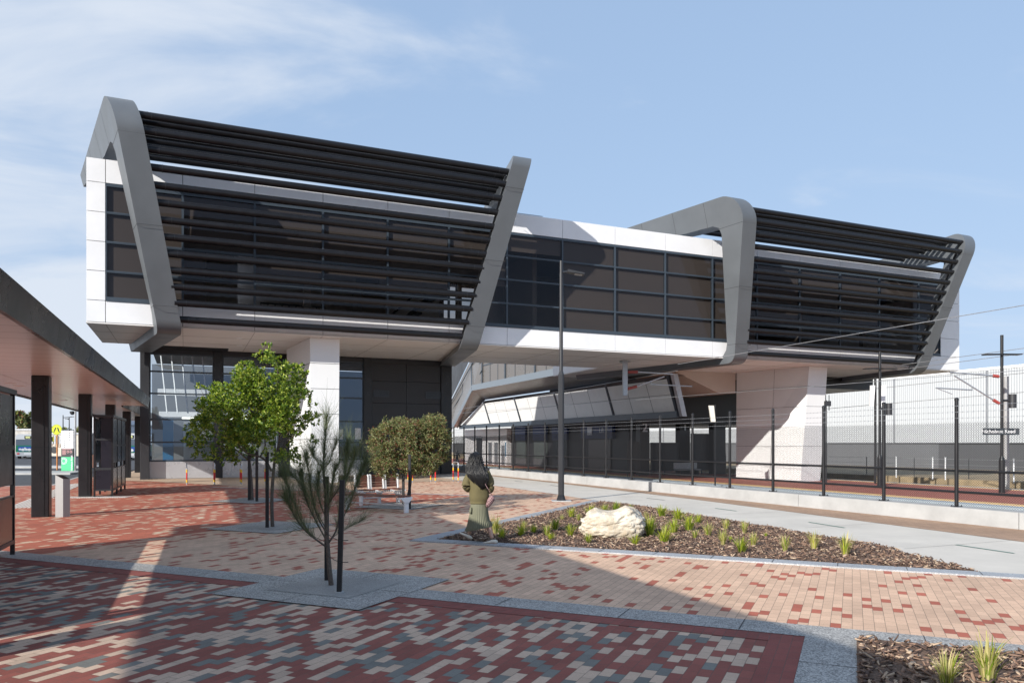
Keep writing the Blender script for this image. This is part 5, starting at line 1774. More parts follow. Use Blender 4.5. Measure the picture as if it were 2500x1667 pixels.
taper_tube(b, [(TX + .02, TY + .05, -.02), PX(1140, 1400, TY + .05), PX(1150, 1200, TY + .05), PX(1165, 1060, TY + .05)], .042, .03)
taper_tube(b, [PX(1140, 1160, TY), PX(1100, 1090, TY - .05), PX(1050, 1050, TY - .1), PX(930, 1010, TY - .15), PX(840, 900, TY - .2)], .027, .010)
taper_tube(b, [PX(1050, 1050, TY - .1), PX(1090, 960, TY), PX(1060, 800, TY + .1), PX(1000, 600, TY)], .02, .006)
taper_tube(b, [PX(1165, 1060, TY + .05), PX(1200, 900, TY), PX(1190, 650, TY + .1), PX(1185, 300, TY)], .028, .004)
taper_tube(b, [PX(1165, 1040, TY), PX(1260, 930, TY + .1), PX(1340, 850, TY + .1), PX(1400, 700, TY)], .02, .004)
taper_tube(b, [PX(1150, 1110, TY), PX(1220, 1060, TY - .2), PX(1280, 1040, TY - .3)], .014, .004)
taper_tube(b, [PX(950, 1010, TY - .1), PX(760, 800, TY), PX(650, 650, TY), PX(600, 540, TY)], .014, .003)
taper_tube(b, [PX(1060, 800, TY), PX(930, 620, TY), PX(890, 420, TY)], .012, .003)
for c in cs:
    a = Vector(PX(1130, 950, TY)).lerp(Vector(c), .45); a.z -= .1
    b.tube([a, a.lerp(Vector(c), .6) + Vector((0, 0, -.03)), Vector(c)], .004, 4, rs=[.006, .004, .002])
b.build('trunk', M['bark'], tr1)
sx_, sy_, _ = G(656, 1288)
stakes(tr1, [(sx_ + .0, sy_ - .1, 1.62, .031)])

# ---- second broadleaf tree (behind)
TX2, TY2 = -8.18, 23.7
tr2 = thing('street_tree', 'smaller green tree with a staked trunk standing behind the bright front tree', 'tree', (TX2, TY2, 0))
fb2 = [(640, 930, 70), (700, 1000, 90), (760, 1070, 50), (820, 1000, 80), (900, 960, 70), (620, 860, 60), (740, 900, 90), (860, 880, 90), (960, 940, 80), (1010, 1000, 50), (800, 1080, 36), (580, 950, 30), (1000, 860, 80), (900, 780, 70), (720, 800, 60), (990, 1060, 30)]
cs, rs = crop_blobs(fb2, 300, 780, .3188, TY2, 1.4, rng)
Cc, Dd = rosettes(cs, rs, rng, 95, per=9, spread=.08)
V, Fc, mi = leaves(Cc, Dd, rng.normal(size=Cc.shape), .10, .046, rng, [.2, .4, .3, .1])
np_build('crown', V, Fc, LG, mi, tr2)
b = MB()
taper_tube(b, [(TX2, TY2, -.02), PX(985, 1300, TY2), PX(975, 1150, TY2), PX(965, 1070, TY2)], .062, .04)
taper_tube(b, [PX(965, 1080, TY2), PX(920, 1040, TY2), PX(820, 960, TY2), PX(720, 900, TY2)], .035, .01)
taper_tube(b, [PX(968, 1080, TY2), PX(1000, 980, TY2), PX(940, 860, TY2)], .035, .01)
for c in cs:
    a = Vector(PX(930, 1000, TY2)).lerp(Vector(c), .4); b.tube([a, Vector(c)], .006, 4, rs=[.009, .003])
b.build('trunk', M['bark'], tr2)
x, _, _ = G(608.5, 1222); x2, _, _ = G(620, 1226)
stakes(tr2, [(x, TY2 - .05, 1.6, .036), (x2 + .02, 23.2, 1.6, .036)])

# ---- clipped gum tree on the right
TX3, TY3 = -3.1, 21.7
tr3 = thing('street_tree', 'dense olive and reddish gum tree with flat topped crown beside the bench', 'tree', (TX3, TY3, 0))
poly_ = [(345, 800), (375, 730), (480, 668), (600, 664), (700, 680), (790, 622), (858, 650), (885, 725), (918, 790), (885, 900), (865, 950), (800, 1000), (735, 1075), (640, 1030), (560, 1050), (480, 1080), (410, 1055), (350, 960)]
def inpoly(x, y, P):
    c = False; n = len(P)
    for i in range(n):
        x1, y1 = P[i]; x2, y2 = P[(i + 1) % n]
        if (y1 > y) != (y2 > y) and x < (x2 - x1) * (y - y1) / (y2 - y1) + x1: c = not c
    return c
bl_ = [(690, 700, 40), (650, 700, 40), (730, 690, 40), (670, 760, 40), (620, 720, 40), (710, 740, 40)]
while len(bl_) < 150:
    a, c = rng.uniform(330, 930), rng.uniform(610, 1090)
    if inpoly(a, c, poly_): bl_.append((a, c, 34))
for i in range(len(poly_)):
    (x1, y1), (x2, y2) = poly_[i], poly_[(i + 1) % len(poly_)]
    for t in np.arange(0, 1, .25): bl_.append((x1 + (x2 - x1) * t * .97 + 8, y1 + (y2 - y1) * t, rng.uniform(18, 32)))
cs, rs = crop_blobs(bl_, 800, 820, .3188, TY3, 1.15, rng, .75)
Cc, Dd = rosettes(cs, rs, rng, 620, per=7, spread=.10)
Dd = Dd * np.array([1, 1, .8]) + np.array([0, 0, -.55])
V, Fc, mi = leaves(Cc, Dd, rng.normal(size=Cc.shape), .085, .021, rng, [.40, .22, .23, .15])
np_build('crown', V, Fc, LE, mi, tr3)
b = MB()
PE = lambda a, c, d=TY3: AT(800 + a * .3188, 820 + c * .3188, d)
taper_tube(b, [(TX3 + .04, TY3, -.02), PE(630, 1150), PE(640, 1000), PE(620, 880)], .045, .03)
for e in ((420, 800), (480, 950), (700, 750), (800, 700), (850, 850), (560, 720), (720, 960), (400, 920)):
    taper_tube(b, [PE(630, 1000), PE((630 + e[0]) / 2, (980 + e[1]) / 2), PE(*e)], .022, .005)
b.build('trunk', M['bark'], tr3)
a1 = G(983, 1236); a2 = G(1000, 1243)
stakes(tr3, [(a1[0] + .02, a1[1], 1.45, .036), (a2[0], a2[1], 1.5, .036)])

# ---- she-oak sapling in the foreground square
TX4, TY4 = -2.27, 9.49
tr4 = thing('sheoak_sapling', 'wispy needle leaved sapling tied to two black stakes in the foreground square', 'sapling', (TX4, TY4, 0))
PS = lambda a, c, o=0: AT(670 + a * .3189, 980 + c * .3189, TY4 + o)
limbs = [
 ([(435, 1418, 0), (418, 1250, 0), (408, 1100, 0), (396, 950, .02), (402, 780, .02), (380, 600, 0), (376, 480, 0), (388, 300, 0), (398, 130, 0)], .034, .004, .62, 1.0),
 ([(400, 1112, 0), (340, 1070, -.08), (250, 1000, -.15), (170, 900, -.2), (110, 790, -.22), (95, 760, -.22)], .014, .004, .35, .8),
 ([(300, 1040, -.1), (215, 930, .0), (150, 780, .05), (95, 640, .08), (62, 560, .1)], .009, .003, .2, .9),
 ([(398, 1060, .05), (310, 900, .2), (245, 760, .25), (215, 640, .3), (205, 540, .3)], .011, .003, .2, 1.0),
 ([(396, 1000, 0), (330, 880, -.2), (285, 720, -.25), (265, 560, -.28), (240, 430, -.3)], .010, .003, .2, 1.0),
 ([(398, 900, .1), (345, 760, .15), (330, 660, .2), (340, 560, .2)], .008, .003, .2, 1.0),
 ([(370, 520, 0), (330, 460, .1), (300, 420, .1), (290, 380, .1)], .005, .002, .1, .5),
 ([(372, 520, 0), (420, 460, .1), (450, 380, .1), (475, 310, .1)], .005, .002, .1, .5),
 ([(415, 1080, 0), (470, 990, -.05), (505, 850, -.1), (530, 700, -.1), (545, 500, -.12), (560, 330, -.12)], .013, .003, .3, 1.2),
 ([(470, 980, 0), (545, 850, .15), (610, 690, .2), (655, 570, .25), (695, 480, .25)], .009, .003, .3, 1.0),
 ([(400, 900, -.1), (425, 740, -.2), (450, 600, -.2), (470, 520, -.2)], .008, .003, .2, 1.0),
 ([(420, 1060, 0), (500, 1000, .2), (590, 950, .3), (680, 905, .35)], .006, .002, .3, .35),
 ([(405, 1080, 0), (300, 1030, .3), (200, 970, .4), (120, 1000, .45)], .005, .002, .4, .15),
 ([(398, 980, .1), (300, 800, .35), (190, 620, .4), (120, 560, .4)], .007, .002, .2, .8),
 ([(402, 800, -.1), (470, 700, -.25), (560, 560, -.3), (620, 400, -.3)], .007, .002, .2, .9),
]
b = MB(); NV = []; ND = []; NL = []
for pts, r0, r1, st_, dens in limbs:
    P3 = [PS(a, c, o) for a, c, o in pts]
    path = bez(P3, 6)
    rs_ = [r0 + (r1 - r0) * i / (len(path) - 1) for i in range(len(path))]
    b.tube(path, r0, 7, rs=rs_)
    m = len(path); k0 = int(m * st_ * .7)
    for i in range(k0, m - 1):
        dvec = (path[i + 1] - path[i]).normalized()
        nseg = int(15 * dens * (.5 + 1.0 * (i - k0) / max(1, m - k0)))
        for q in range(nseg):
            p = path[i].lerp(path[i + 1], rng.random())
            dr = np.array(dvec) * .8 + rng.normal(size=3) * .42 + np.array([0, 0, .5])
            NV.append(np.array(p)); ND.append(dr / np.linalg.norm(dr)); NL.append(rng.uniform(.10, .36))
b.build('trunk', M['bark'], tr4)
NV = np.array(NV); ND = np.array(ND); NL = np.array(NL)
# each strand becomes a bunch of fine ribbons
rep = 3
NV = np.repeat(NV, rep, 0); ND = np.repeat(ND, rep, 0) + rng.normal(size=(len(NV), 3)) * .16; NL = np.repeat(NL, rep) * rng.uniform(.6, 1.15, len(NV))
ND /= np.linalg.norm(ND, axis=1)[:, None]
n = len(NV); w = .0010
sd_ = np.cross(ND, rng.normal(size=ND.shape)); sd_ /= np.linalg.norm(sd_, axis=1)[:, None]
bend = rng.normal(size=ND.shape) * .22 + np.array([0, 0, .06])
p0 = NV; p1 = NV + ND * (NL * .5)[:, None]; p2 = NV + (ND + bend) * NL[:, None]
Vv = np.stack([p0 - sd_ * w, p0 + sd_ * w, p1 - sd_ * w, p1 + sd_ * w, p2 - sd_ * w * .4, p2 + sd_ * w * .4], 1).reshape(-1, 3)
ix = np.arange(n) * 6
Fv = np.concatenate([np.stack([ix, ix + 1, ix + 3, ix + 2], 1), np.stack([ix + 2, ix + 3, ix + 5, ix + 4], 1)])
mm_ = rng.choice(3, size=n, p=[.5, .22, .28])
np_build('foliage', Vv, Fv, LN, np.concatenate([mm_, mm_]), tr4)
print('needles', n)
s1 = G(828, 1449); s2 = G(797.6, 1419)
b = MB()
def lean_stake(p, top, r):
    q = MB(); q.tube([p, top], r, 4, rs=[r * .95, r]); q.build('stake', M['stake'], tr4)
lean_stake((s1[0], s1[1], .0), (s1[0] + .035, s1[1] + .02, 1.36), .040)
lean_stake((s2[0], s2[1], .0), (s2[0] + .0, s2[1], 1.37), .036)
for z in (.62, .36):
    q = MB(); ta = Vector((s1[0] + .02, s1[1] - .03, z + .02)); tb = Vector(PS(405, 1100 if z > .5 else 1180, -.03)); tb.z = z + .05
    q.tube([ta + Vector((.10, -.02, .01)), ta, ta.lerp(tb, .5) + Vector((0, 0, -.015)), tb, tb + Vector((-.03, .06, 0))], .005, 5)
    q.build('tree_tie', M['black'], tr4)
q = MB(); q.cyl(s1[0], s1[1], .020, .030, .06, 14); q.build('footing_ring', M['kerbc'], tr4)

# ---- distant trees
def far_tree(px, ytop, ybot, wpx, d, lab, pr=(.3, .2, .4, .1), n=2600):
    x, _, z1 = AT(px, ytop, d); z0 = AT(px, ybot, d)[2]
    t = thing('distant_tree', lab, 'tree', (x, d, 0))
    R_ = wpx / 2 / F * d; H = (z1 - z0)
    cs = []; rs = []
    for k in range(26):
        a = rng.uniform(0, 2 * pi); rr = R_ * sqrt(rng.random()) * .85; h = rng.random()
        hh = z0 + H * h; rr *= sqrt(max(.1, 1 - (h - .4) ** 2 * 1.8))
        cs.append(np.array([x + rr * cos(a), d + rr * sin(a), hh])); rs.append(R_ * .22)
    C_ = []
    for c, r in zip(cs, rs):
        u = rng.normal(size=(n // 26, 3)); u /= np.linalg.norm(u, axis=1)[:, None]
        C_.append(c + u * r * rng.uniform(.3, 1, n // 26)[:, None])
    C_ = np.concatenate(C_)
    V, Fc, mi = leaves(C_, rng.normal(size=C_.shape), rng.normal(size=C_.shape), .5, .28, rng, list(pr))
    np_build('crown', V, Fc, LE, mi, t)
    b = MB(); b.tube([(x, d, -.1), (x + .2, d, z0 + H * .3), (x, d, z0 + H * .7)], .3, 7, rs=[.35, .25, .08])
    for k in range(5):
        c = cs[k * 3]; b.tube([(x + .1, d, z0 + H * .3), tuple(c)], .1, 5, rs=[.14, .04])
    b.build('trunk', M['bark'], t)
far_tree(58, 1008, 1060, 66, 135, 'tall brownish gum tree rising behind the left bus')
far_tree(95, 1038, 1066, 50, 150, 'low dark tree right behind the tall gum tree')
for k, (px, lb) in enumerate(((125, 'low dark shrubbery tree at the left of the shop'), (160, 'low dark shrubbery tree behind the wayfinding totem'), (200, 'low dark shrubbery tree behind the camera pole'))):
    far_tree(px, 1048, 1072, 48, 160, lb, n=1500)

# ---- grass tussocks
def tussock_mesh(nb, h, spread, pr, seed):
    r = np.random.default_rng(seed)
    a = r.uniform(0, 2 * pi, nb); rad = r.uniform(0, .05, nb) * spread / .2
    base = np.stack([np.cos(a) * rad, np.sin(a) * rad, np.zeros(nb)], 1)
    L = h * r.uniform(.6, 1.1, nb)
    out = np.stack([np.cos(a), np.sin(a), np.zeros(nb)], 1) * (r.uniform(.1, 1, nb) * spread)[:, None] + r.normal(size=(nb, 3)) * .012
    side = np.stack([-np.sin(a), np.cos(a), np.zeros(nb)], 1)
    w = (r.uniform(.0035, .0065, nb))[:, None]
    up = np.array([0, 0, 1.])
    ps = []
    for t in (0, .4, .75, 1.0):
        p = base + out * t ** 1.7 + up * (L * (t - .22 * t ** 3 * np.linalg.norm(out, axis=1) / spread))[:, None]
        ww = w * (1, 1.05, .7, .12)[(0, .4, .75, 1.0).index(t)]
        ps += [p - side * ww, p + side * ww]
    V = np.stack(ps, 1).reshape(-1, 3); ix = np.arange(nb) * 8
    F_ = np.concatenate([np.stack([ix + 2 * k, ix + 2 * k + 1, ix + 2 * k + 3, ix + 2 * k + 2], 1) for k in range(3)])
    mi = r.choice(3, size=nb, p=pr)
    return V, F_, np.concatenate([mi] * 3)
TM = {}
for key, args in dict(bright=(80, .26, .21, [.62, .30, .08]), green=(85, .28, .17, [.25, .65, .10]), pale=(70, .30, .15, [.15, .2, .65]), small=(60, .17, .10, [.5, .4, .1]), dry=(60, .24, .16, [.1, .35, .55])).items():
    for j in range(2):
        V, Fq, mi = tussock_mesh(*args, seed=len(TM) * 13 + 5)
        o = np_build('grass_tussock', V, Fq, LT, mi); COL.objects.unlink(o); TM[(key, j)] = o
def tussock(px, py, kind_, lab, z=.02, sc=1.0, k=[0]):
    o = TM[(kind_, k[0] % 2)].copy(); k[0] += 1
    COL.objects.link(o); x, y, _ = G(px, py, z)
    o.location = (x, y, z - .005); s = 1.1 * sc * (1 + .12 * sin(k[0] * 2.3)); o.scale = (s, s, s); o.rotation_euler = (0, 0, k[0] * 1.7)
    o.name = 'grass_tussock'
    tag(o, lab, 'grass', 'grass tussocks planted in the mulch beds')
c7 = lambda a, c: (1000 + a * .2976, 1080 + c * .2976)
c6 = lambda a, c: (1400 + a * .4677, 1200 + c * .4677)
TL = [(c7(705, 752), 'pale', 'tall wispy grey green tussock just right of the walking woman', 1.15),
 (c7(757, 788), 'bright', 'bright tussock by the shoes of the walking woman, in front of the wispy one', .95),
 (c7(915, 765), 'bright', 'lime tussock second to the right of the walking woman', .85),
 (c7(940, 720), 'pale', 'thin upright tussock directly behind the lime one near the woman', .7),
 (c7(1018, 742), 'bright', 'narrow upright tussock midway between woman and dark green tussock', .8),
 (c7(1125, 765), 'dry', 'pale dry tussock with fuzzy top left of the boulder', .9),
 (c7(1158, 802), 'bright', 'small lime tussock in front of the fuzzy dry one', .65),
 (c7(1195, 722), 'green', 'dark green dense tussock behind the fuzzy dry one', 1.05),
 (c7(1250, 642), 'dry', 'faint dry tussock near the left granite edge', .6),
 (c7(1322, 765), 'bright', 'bulky lime tussock a step left of the boulder', 1.0),
 (c7(1330, 618), 'bright', 'wide lime tussock at the left rear edge of the bed', 1.0),
 (c7(1385, 645), 'dry', 'short dry tussock behind and left of the boulder', .7),
 (c7(1425, 742), 'bright', 'leaning lime tussock touching the boulder on its left', .8),
 (c7(1463, 823), 'bright', 'little lime tussock at the front left foot of the boulder', .62),
 (c7(1485, 612), 'bright', 'tall lime tussock behind the left end of the boulder', 1.2),
 (c7(1598, 588), 'bright', 'broad lime tussock behind the middle of the boulder', 1.1),
 (c7(1693, 588), 'green', 'green tussock behind the high end of the boulder', 1.0),
 (c7(1817, 560), 'small', 'low wide tussock at the rear corner of the bed', 1.1),
 (c7(1852, 842), 'bright', 'little lime tussock at the front right foot of the boulder', .8),
 (c7(1968, 768), 'green', 'dark green tussock in the shade right behind the boulder', 1.3),
 (c7(1940, 622), 'dry', 'dull tussock behind the dark one right of the boulder', .85),
 (c7(2068, 612), 'bright', 'lime tussock near the path, first right of the boulder', 1.1),
 (c7(2090, 822), 'bright', 'large lime tussock in front, first right of the boulder', 1.15),
 (c7(2165, 742), 'bright', 'large lime tussock behind the big front one', 1.25),
 (c7(2200, 640), 'bright', 'lime tussock near the path between two larger ones', 1.1),
 (c7(2290, 728), 'bright', 'largest spreading lime tussock right of the boulder', 1.3),
 (c6(650, 165), 'bright', 'lime tussock by the path behind the largest spreading one', .9),
 (c6(635, 245), 'dry', 'brownish squat tussock right of the big front lime one', .7),
 (c6(703, 232), 'dry', 'tall straw and green tussock before the gap in the row', 1.25),
 (c6(797, 200), 'pale', 'straw tussock by the path with a dry top', .9),
 (c6(780, 280), 'pale', 'straw tussock left of the low green clump', .9),
 (c6(820, 260), 'small', 'low green clump beside the straw tussock', .7),
 (c6(893, 218), 'pale', 'upright straw tussock at the path edge', .85),
 (c6(876, 318), 'bright', 'lime tussock nearest the brick paving, right half', .95),
 (c6(940, 287), 'pale', 'pale green tussock right behind the lime one by the paving', .95),
 (c6(1005, 237), 'small', 'tiny green clump by the path', .5),
 (c6(1105, 315), 'pale', 'pale arching tussock third from the right tip', .95),
 (c6(1257, 300), 'pale', 'tall straw green tussock second from the right tip', 1.15),
 (c6(1420, 336), 'pale', 'straw tussock nearest the right tip of the bed', 1.05)]
for (p, k_, lab, sc) in TL: tussock(p[0], p[1], k_, lab, sc=sc)
tussock(2311, 1676, 'pale', 'straw tussock cut off by the bottom edge of the photo', sc=1.0)
tussock(2410, 1662, 'pale', 'tall green and straw tussock in the corner bed', sc=1.15)

# ---- bark mulch chips (uncountable litter)
MC = [mat('chip_dark', (.10, .062, .047), .9), mat('chip_mid', (.24, .15, .105), .9), mat('chip_pale', (.46, .34, .24), .9)]
def chips(name, P, n, sz, z0, seed, pr=(.45, .40, .15), hmax=.035):
    r = np.random.default_rng(seed)
    xs = [p[0] for p in P]; ys = [p[1] for p in P]
    pts = []
    while len(pts) < n:
        x = r.uniform(min(xs), max(xs), 4000); y = r.uniform(min(ys), max(ys), 4000)
        for a, c in zip(x, y):
            if inpoly(a, c, [(p[0], p[1]) for p in P]): pts.append((a, c))
    pts = np.array(pts[:n])
    c = np.stack([pts[:, 0], pts[:, 1], z0 + r.uniform(.004, hmax, n)], 1)
    th = r.uniform(0, 2 * pi, n); ph = r.normal(size=n) * .35
    d = np.stack([np.cos(th) * np.cos(ph), np.sin(th) * np.cos(ph), np.sin(ph)], 1)
    s = np.stack([-np.sin(th), np.cos(th), r.normal(size=n) * .5], 1); s /= np.linalg.norm(s, axis=1)[:, None]
    nr = np.cross(d, s)
    L = (sz * r.uniform(.4, 1.3, n))[:, None]; W = L * r.uniform(.14, .4, n)[:, None]; T = L * .06
    co = []
    for e, f in ((-1, -1), (1, -.6), (.9, .8), (-.9, 1)):
        co.append(c + d * L * .5 * e + s * W * .5 * f + nr * T)
    for e, f in ((-1, -1), (1, -.6), (.9, .8), (-.9, 1)):
        co.append(c + d * L * .5 * e + s * W * .5 * f - nr * T)
    V = np.stack(co, 1).reshape(-1, 3); ix = np.arange(n) * 8
    q = [(0, 1, 2, 3), (7, 6, 5, 4), (0, 4, 5, 1), (1, 5, 6, 2), (2, 6, 7, 3), (3, 7, 4, 0)]
    F_ = np.concatenate([np.stack([ix + a for a in qq], 1) for qq in q])
    mi = r.choice(3, size=n, p=pr)
    return np_build(name, V, F_, MC, np.concatenate([mi] * 6), kind='stuff')
o = chips('bark_chips', BED1, 17000, .075, .02, 3); tag(o, 'brown bark mulch covering the triangular planting bed', 'mulch')
o = chips('bark_chips', [PQ(3.0, .05), PQ(3.0, 4.2), PQ(7.58, 4.2), PQ(7.58, .05)], 8500, .075, .022, 4, (.35, .42, .23)); tag(o, 'coarse bark mulch in the corner bed at the bottom right', 'mulch')

# ---- limestone boulder
rk = bpy.data.meshes.new('boulder')
import bmesh
bm = bmesh.new(); bmesh.ops.create_icosphere(bm, subdivisions=6, radius=1.0)
for v in bm.verts:
    p = v.co.copy()
    # squarish blocky form
    s = 1.0 / (abs(p.x) ** 3.2 + abs(p.y) ** 3.2 + abs(p.z) ** 3.2) ** (1 / 3.2)
    p = p * s
    n1 = noise.fractal(p * 1.1 + Vector((3.1, 0, 7)), 1.0, 2.1, 3)
    n2 = noise.fractal(p * 3.2 + Vector((0, 5, 1)), .8, 2.2, 5)
    rdg = 1 - abs(noise.noise(p * 2.3 + Vector((9, 2, 4))))
    n3 = abs(noise.noise(p * 5.5 + Vector((2, 8, 3))))
    vd = noise.voronoi(p * 1.7 + Vector((1, 4, 2)))[0]; vd2 = noise.voronoi(p * 4.5)[0]
    p *= 1.04 + .10 * n1 + .06 * n2 - .05 * rdg + .03 * n3 - .16 * vd[0] * .6 + .05 * (vd[1] - vd[0]) + .05 * (vd2[1] - vd2[0])
    x = p.x
    top = .93 + .16 * max(0, 1 - ((x - .45) / .4) ** 2) - .16 * max(0, 1 - ((x + .05) / .45) ** 2) - .05 * (x < -.6)
    p.z = p.z * top if p.z > 0 else p.z
    if x < -.7 and p.z > .3: p.z -= (-.7 - x) * .8
    v.co = Vector((p.x * .60, p.y * .40, p.z * .31))
bm.to_mesh(rk); bm.free()
rk.polygons.foreach_set('use_smooth', [True] * len(rk.polygons))
rm_ = bpy.data.materials.new('limestone'); rm_.use_nodes = True
t = rm_.node_tree; bb = t.nodes['Principled BSDF']; bb.inputs['Roughness'].default_value = .9
tcn = t.nodes.new('ShaderNodeTexCoord'); n1 = t.nodes.new('ShaderNodeTexNoise'); n1.inputs['Scale'].default_value = 3.5; n1.inputs['Detail'].default_value = 8; n1.inputs['Roughness'].default_value = .65
t.links.new(tcn.outputs['Object'], n1.inputs['Vector'])
r_ = t.nodes.new('ShaderNodeValToRGB'); r_.color_ramp.elements[0].position = .36; r_.color_ramp.elements[0].color = (.44, .36, .26, 1); r_.color_ramp.elements[1].position = .6; r_.color_ramp.elements[1].color = (.68, .62, .52, 1)
t.links.new(n1.outputs['Fac'], r_.inputs[0]); t.links.new(r_.outputs[0], bb.inputs['Base Color'])
n2 = t.nodes.new('ShaderNodeTexNoise'); n2.inputs['Scale'].default_value = 16; n2.inputs['Detail'].default_value = 9; n2.inputs['Roughness'].default_value = .7
t.links.new(tcn.outputs['Object'], n2.inputs['Vector'])
bp = t.nodes.new('ShaderNodeBump'); bp.inputs['Strength'].default_value = .9; bp.inputs['Distance'].default_value = .03
t.links.new(n2.outputs['Fac'], bp.inputs['Height']); t.links.new(bp.outputs[0], bb.inputs['Normal'])
rk.materials.append(rm_)
ro = bpy.data.objects.new('boulder', rk); COL.objects.link(ro)
rx, ry, _ = G(1503, 1316, .02)
ro.location = (rx, ry + .36, .27); ro.rotation_euler = (0, 0, radians(-4))
tag(ro, 'large pale limestone boulder lying in the triangular mulch bed', 'boulder')
# ================================================================== HOOPS, BENCHES
def hoop(px, py, lab):
    x, y, _ = G(px, py)
    t = thing('hoop_barrier', lab, 'barrier', (x, y, 0), TH, 'striped hoop barriers in front of the hall')
    R = lambda a, z: (x - ST * a, y + CT * a, z)
    H, Lh, rc = .93, .72, .12
    pts = [R(0, 0), R(0, H - rc)] + [R(rc - rc * cos(k * pi / 12), H - rc + rc * sin(k * pi / 12)) for k in range(1, 7)] + [R(Lh - rc + rc * sin(k * pi / 12), H - rc + rc * cos(k * pi / 12)) for k in range(0, 6)] + [R(Lh, H - rc), R(Lh, 0)]
    b = MB(); b.tube(pts, .026, 10); smooth_angle(b.build('hoop', M['galv'], t), 50)
    for a in (0, Lh):
        for (z0, z1, m, nm) in ((.10, .22, M['yellow'], 'yellow_band'), (.22, .53, M['redb'], 'red_band'), (.53, .66, M['yellow'], 'yellow_band')):
            b = MB(); b.tube([R(a, z0), R(a, z1)], .032, 12); smooth_angle(b.build(nm, m, t), 50)
hoop(456, 1183, 'leftmost striped hoop, in front of the first glass bay')
hoop(524, 1183, 'striped hoop in front of the black column between the glass bays')
hoop(589.5, 1183, 'striped hoop left of the rear tree trunk')
hoop(651, 1182, 'striped hoop right behind the front tree trunk')
hoop(1007, 1178, 'striped hoop behind the gum tree trunk')
hoop(1063, 1178, 'striped hoop just right of the gum tree crown')
hoop(1119, 1177, 'rightmost striped hoop, at the right corner of the dark hall wall')

# benches
wp = M['white2']
def T_leg(t, x, y, rz, h=.40, w=.44):
    """T shaped cast leg; local x = along bench, local y = across"""
    R = Matrix.Translation((x, y, 0)) @ Matrix.Rotation(rz, 4, 'Z')
    tf = lambda a, c, z: tuple(R @ Vector((a, c, z)))
    b = MB(); b.bevbox(-.03, .03, -.075, .075, 0, h - .12, .008, tf=tf)
    b.loft([[tf(-.03, -.05, h - .17), tf(.03, -.05, h - .17), tf(.03, .05, h - .17), tf(-.03, .05, h - .17)],
            [tf(-.03, -w / 2, h - .035), tf(.03, -w / 2, h - .035), tf(.03, w / 2, h - .035), tf(-.03, w / 2, h - .035)],
            [tf(-.03, -w / 2, h), tf(.03, -w / 2, h), tf(.03, w / 2, h), tf(-.03, w / 2, h)]])
    b.build('leg', wp, t)
xr, yr, _ = G(991.8, 1251.6); xl, yl, _ = G(848, 1243)
dv_ = Vector((xr - xl, yr - yl)); ln = dv_.length; ang = math.atan2(dv_.y, dv_.x)
t = thing('park_bench', 'backless timber slat bench on white T shaped legs under the gum tree', 'bench', ((xl + xr) / 2, (yl + yr) / 2, 0), 0)
R = Matrix.Translation((xl, yl, 0)) @ Matrix.Rotation(ang, 4, 'Z')
tf = lambda a, c, z: tuple(R @ Vector((a, c, z)))
T_leg(t, xl, yl, ang); T_leg(t, xr, yr, ang)
b = MB()
for k in range(5):
    c = -.20 + k * .10
    b.bevbox(.04, ln - .04, c - .042, c + .042, .405, .44, .006, tf=tf)
b.build('seat', M['timber'], t)
b = MB(); b.tube([tf(0, 0, .2), tf(ln, 0, .2)], .022, 8); b.build('stretcher', M['white2'], t)
x3, y3, _ = G(926, 1230)
t = thing('park_bench', 'timber bench with three separate backrests between white armrest frames', 'bench', (x3, y3, 0), 0)
T_leg(t, x3, y3, radians(30))
ox, oy, _ = AT(868, 1000, 22.0)
a_ = radians(40)
R = Matrix.Translation((ox, oy, 0)) @ Matrix.Rotation(a_, 4, 'Z')
tf2 = lambda a, c, z: tuple(R @ Vector((a, c, z)))
for i in range(3):
    s0 = i * .5
    b = MB()
    for k in range(5):
        z0 = .50 + k * .075
        b.add([tf2(s0 + .05, .02 + .12 * (z0 - .45), z0), tf2(s0 + .40, .02 + .12 * (z0 - .45), z0), tf2(s0 + .40, .02 + .12 * (z0 - .38), z0 + .068), tf2(s0 + .05, .02 + .12 * (z0 - .38), z0 + .068),
               tf2(s0 + .05, .05 + .12 * (z0 - .45), z0), tf2(s0 + .40, .05 + .12 * (z0 - .45), z0), tf2(s0 + .40, .05 + .12 * (z0 - .38), z0 + .068), tf2(s0 + .05, .05 + .12 * (z0 - .38), z0 + .068)],
              [(0, 1, 2, 3), (7, 6, 5, 4), (0, 4, 5, 1), (1, 5, 6, 2), (2, 6, 7, 3), (3, 7, 4, 0)])
    b.build('backrest', M['timber'], t)
    b = MB()
    for k in range(4): b.bevbox(s0 + .05, s0 + .42, -.42 + k * .105, -.335 + k * .105, .43, .46, .005, tf=tf2)
    b.build('seat', M['timber'], t)
    for e in (.015, .445):
        b = MB()
        b.loft([[tf2(s0 + e - .018, -.02, .40), tf2(s0 + e + .018, -.02, .40), tf2(s0 + e + .018, .07, .40), tf2(s0 + e - .018, .07, .40)],
                [tf2(s0 + e - .018, .03, .88), tf2(s0 + e + .018, .03, .88), tf2(s0 + e + .018, .10, .88), tf2(s0 + e - .018, .10, .88)]])
        b.loft([[tf2(s0 + e - .018, -.02, .38), tf2(s0 + e + .018, -.02, .38), tf2(s0 + e + .018, .04, .44), tf2(s0 + e - .018, .04, .44)],
                [tf2(s0 + e - .018, -.42, .38), tf2(s0 + e + .018, -.42, .38), tf2(s0 + e + .018, -.42, .43), tf2(s0 + e - .018, -.42, .43)]])
        b.build('side_frame', wp, t)
T_leg(t, *tf2(.1, -.15, 0)[:2], a_, h=.38); T_leg(t, *tf2(1.35, -.15, 0)[:2], a_, h=.38)
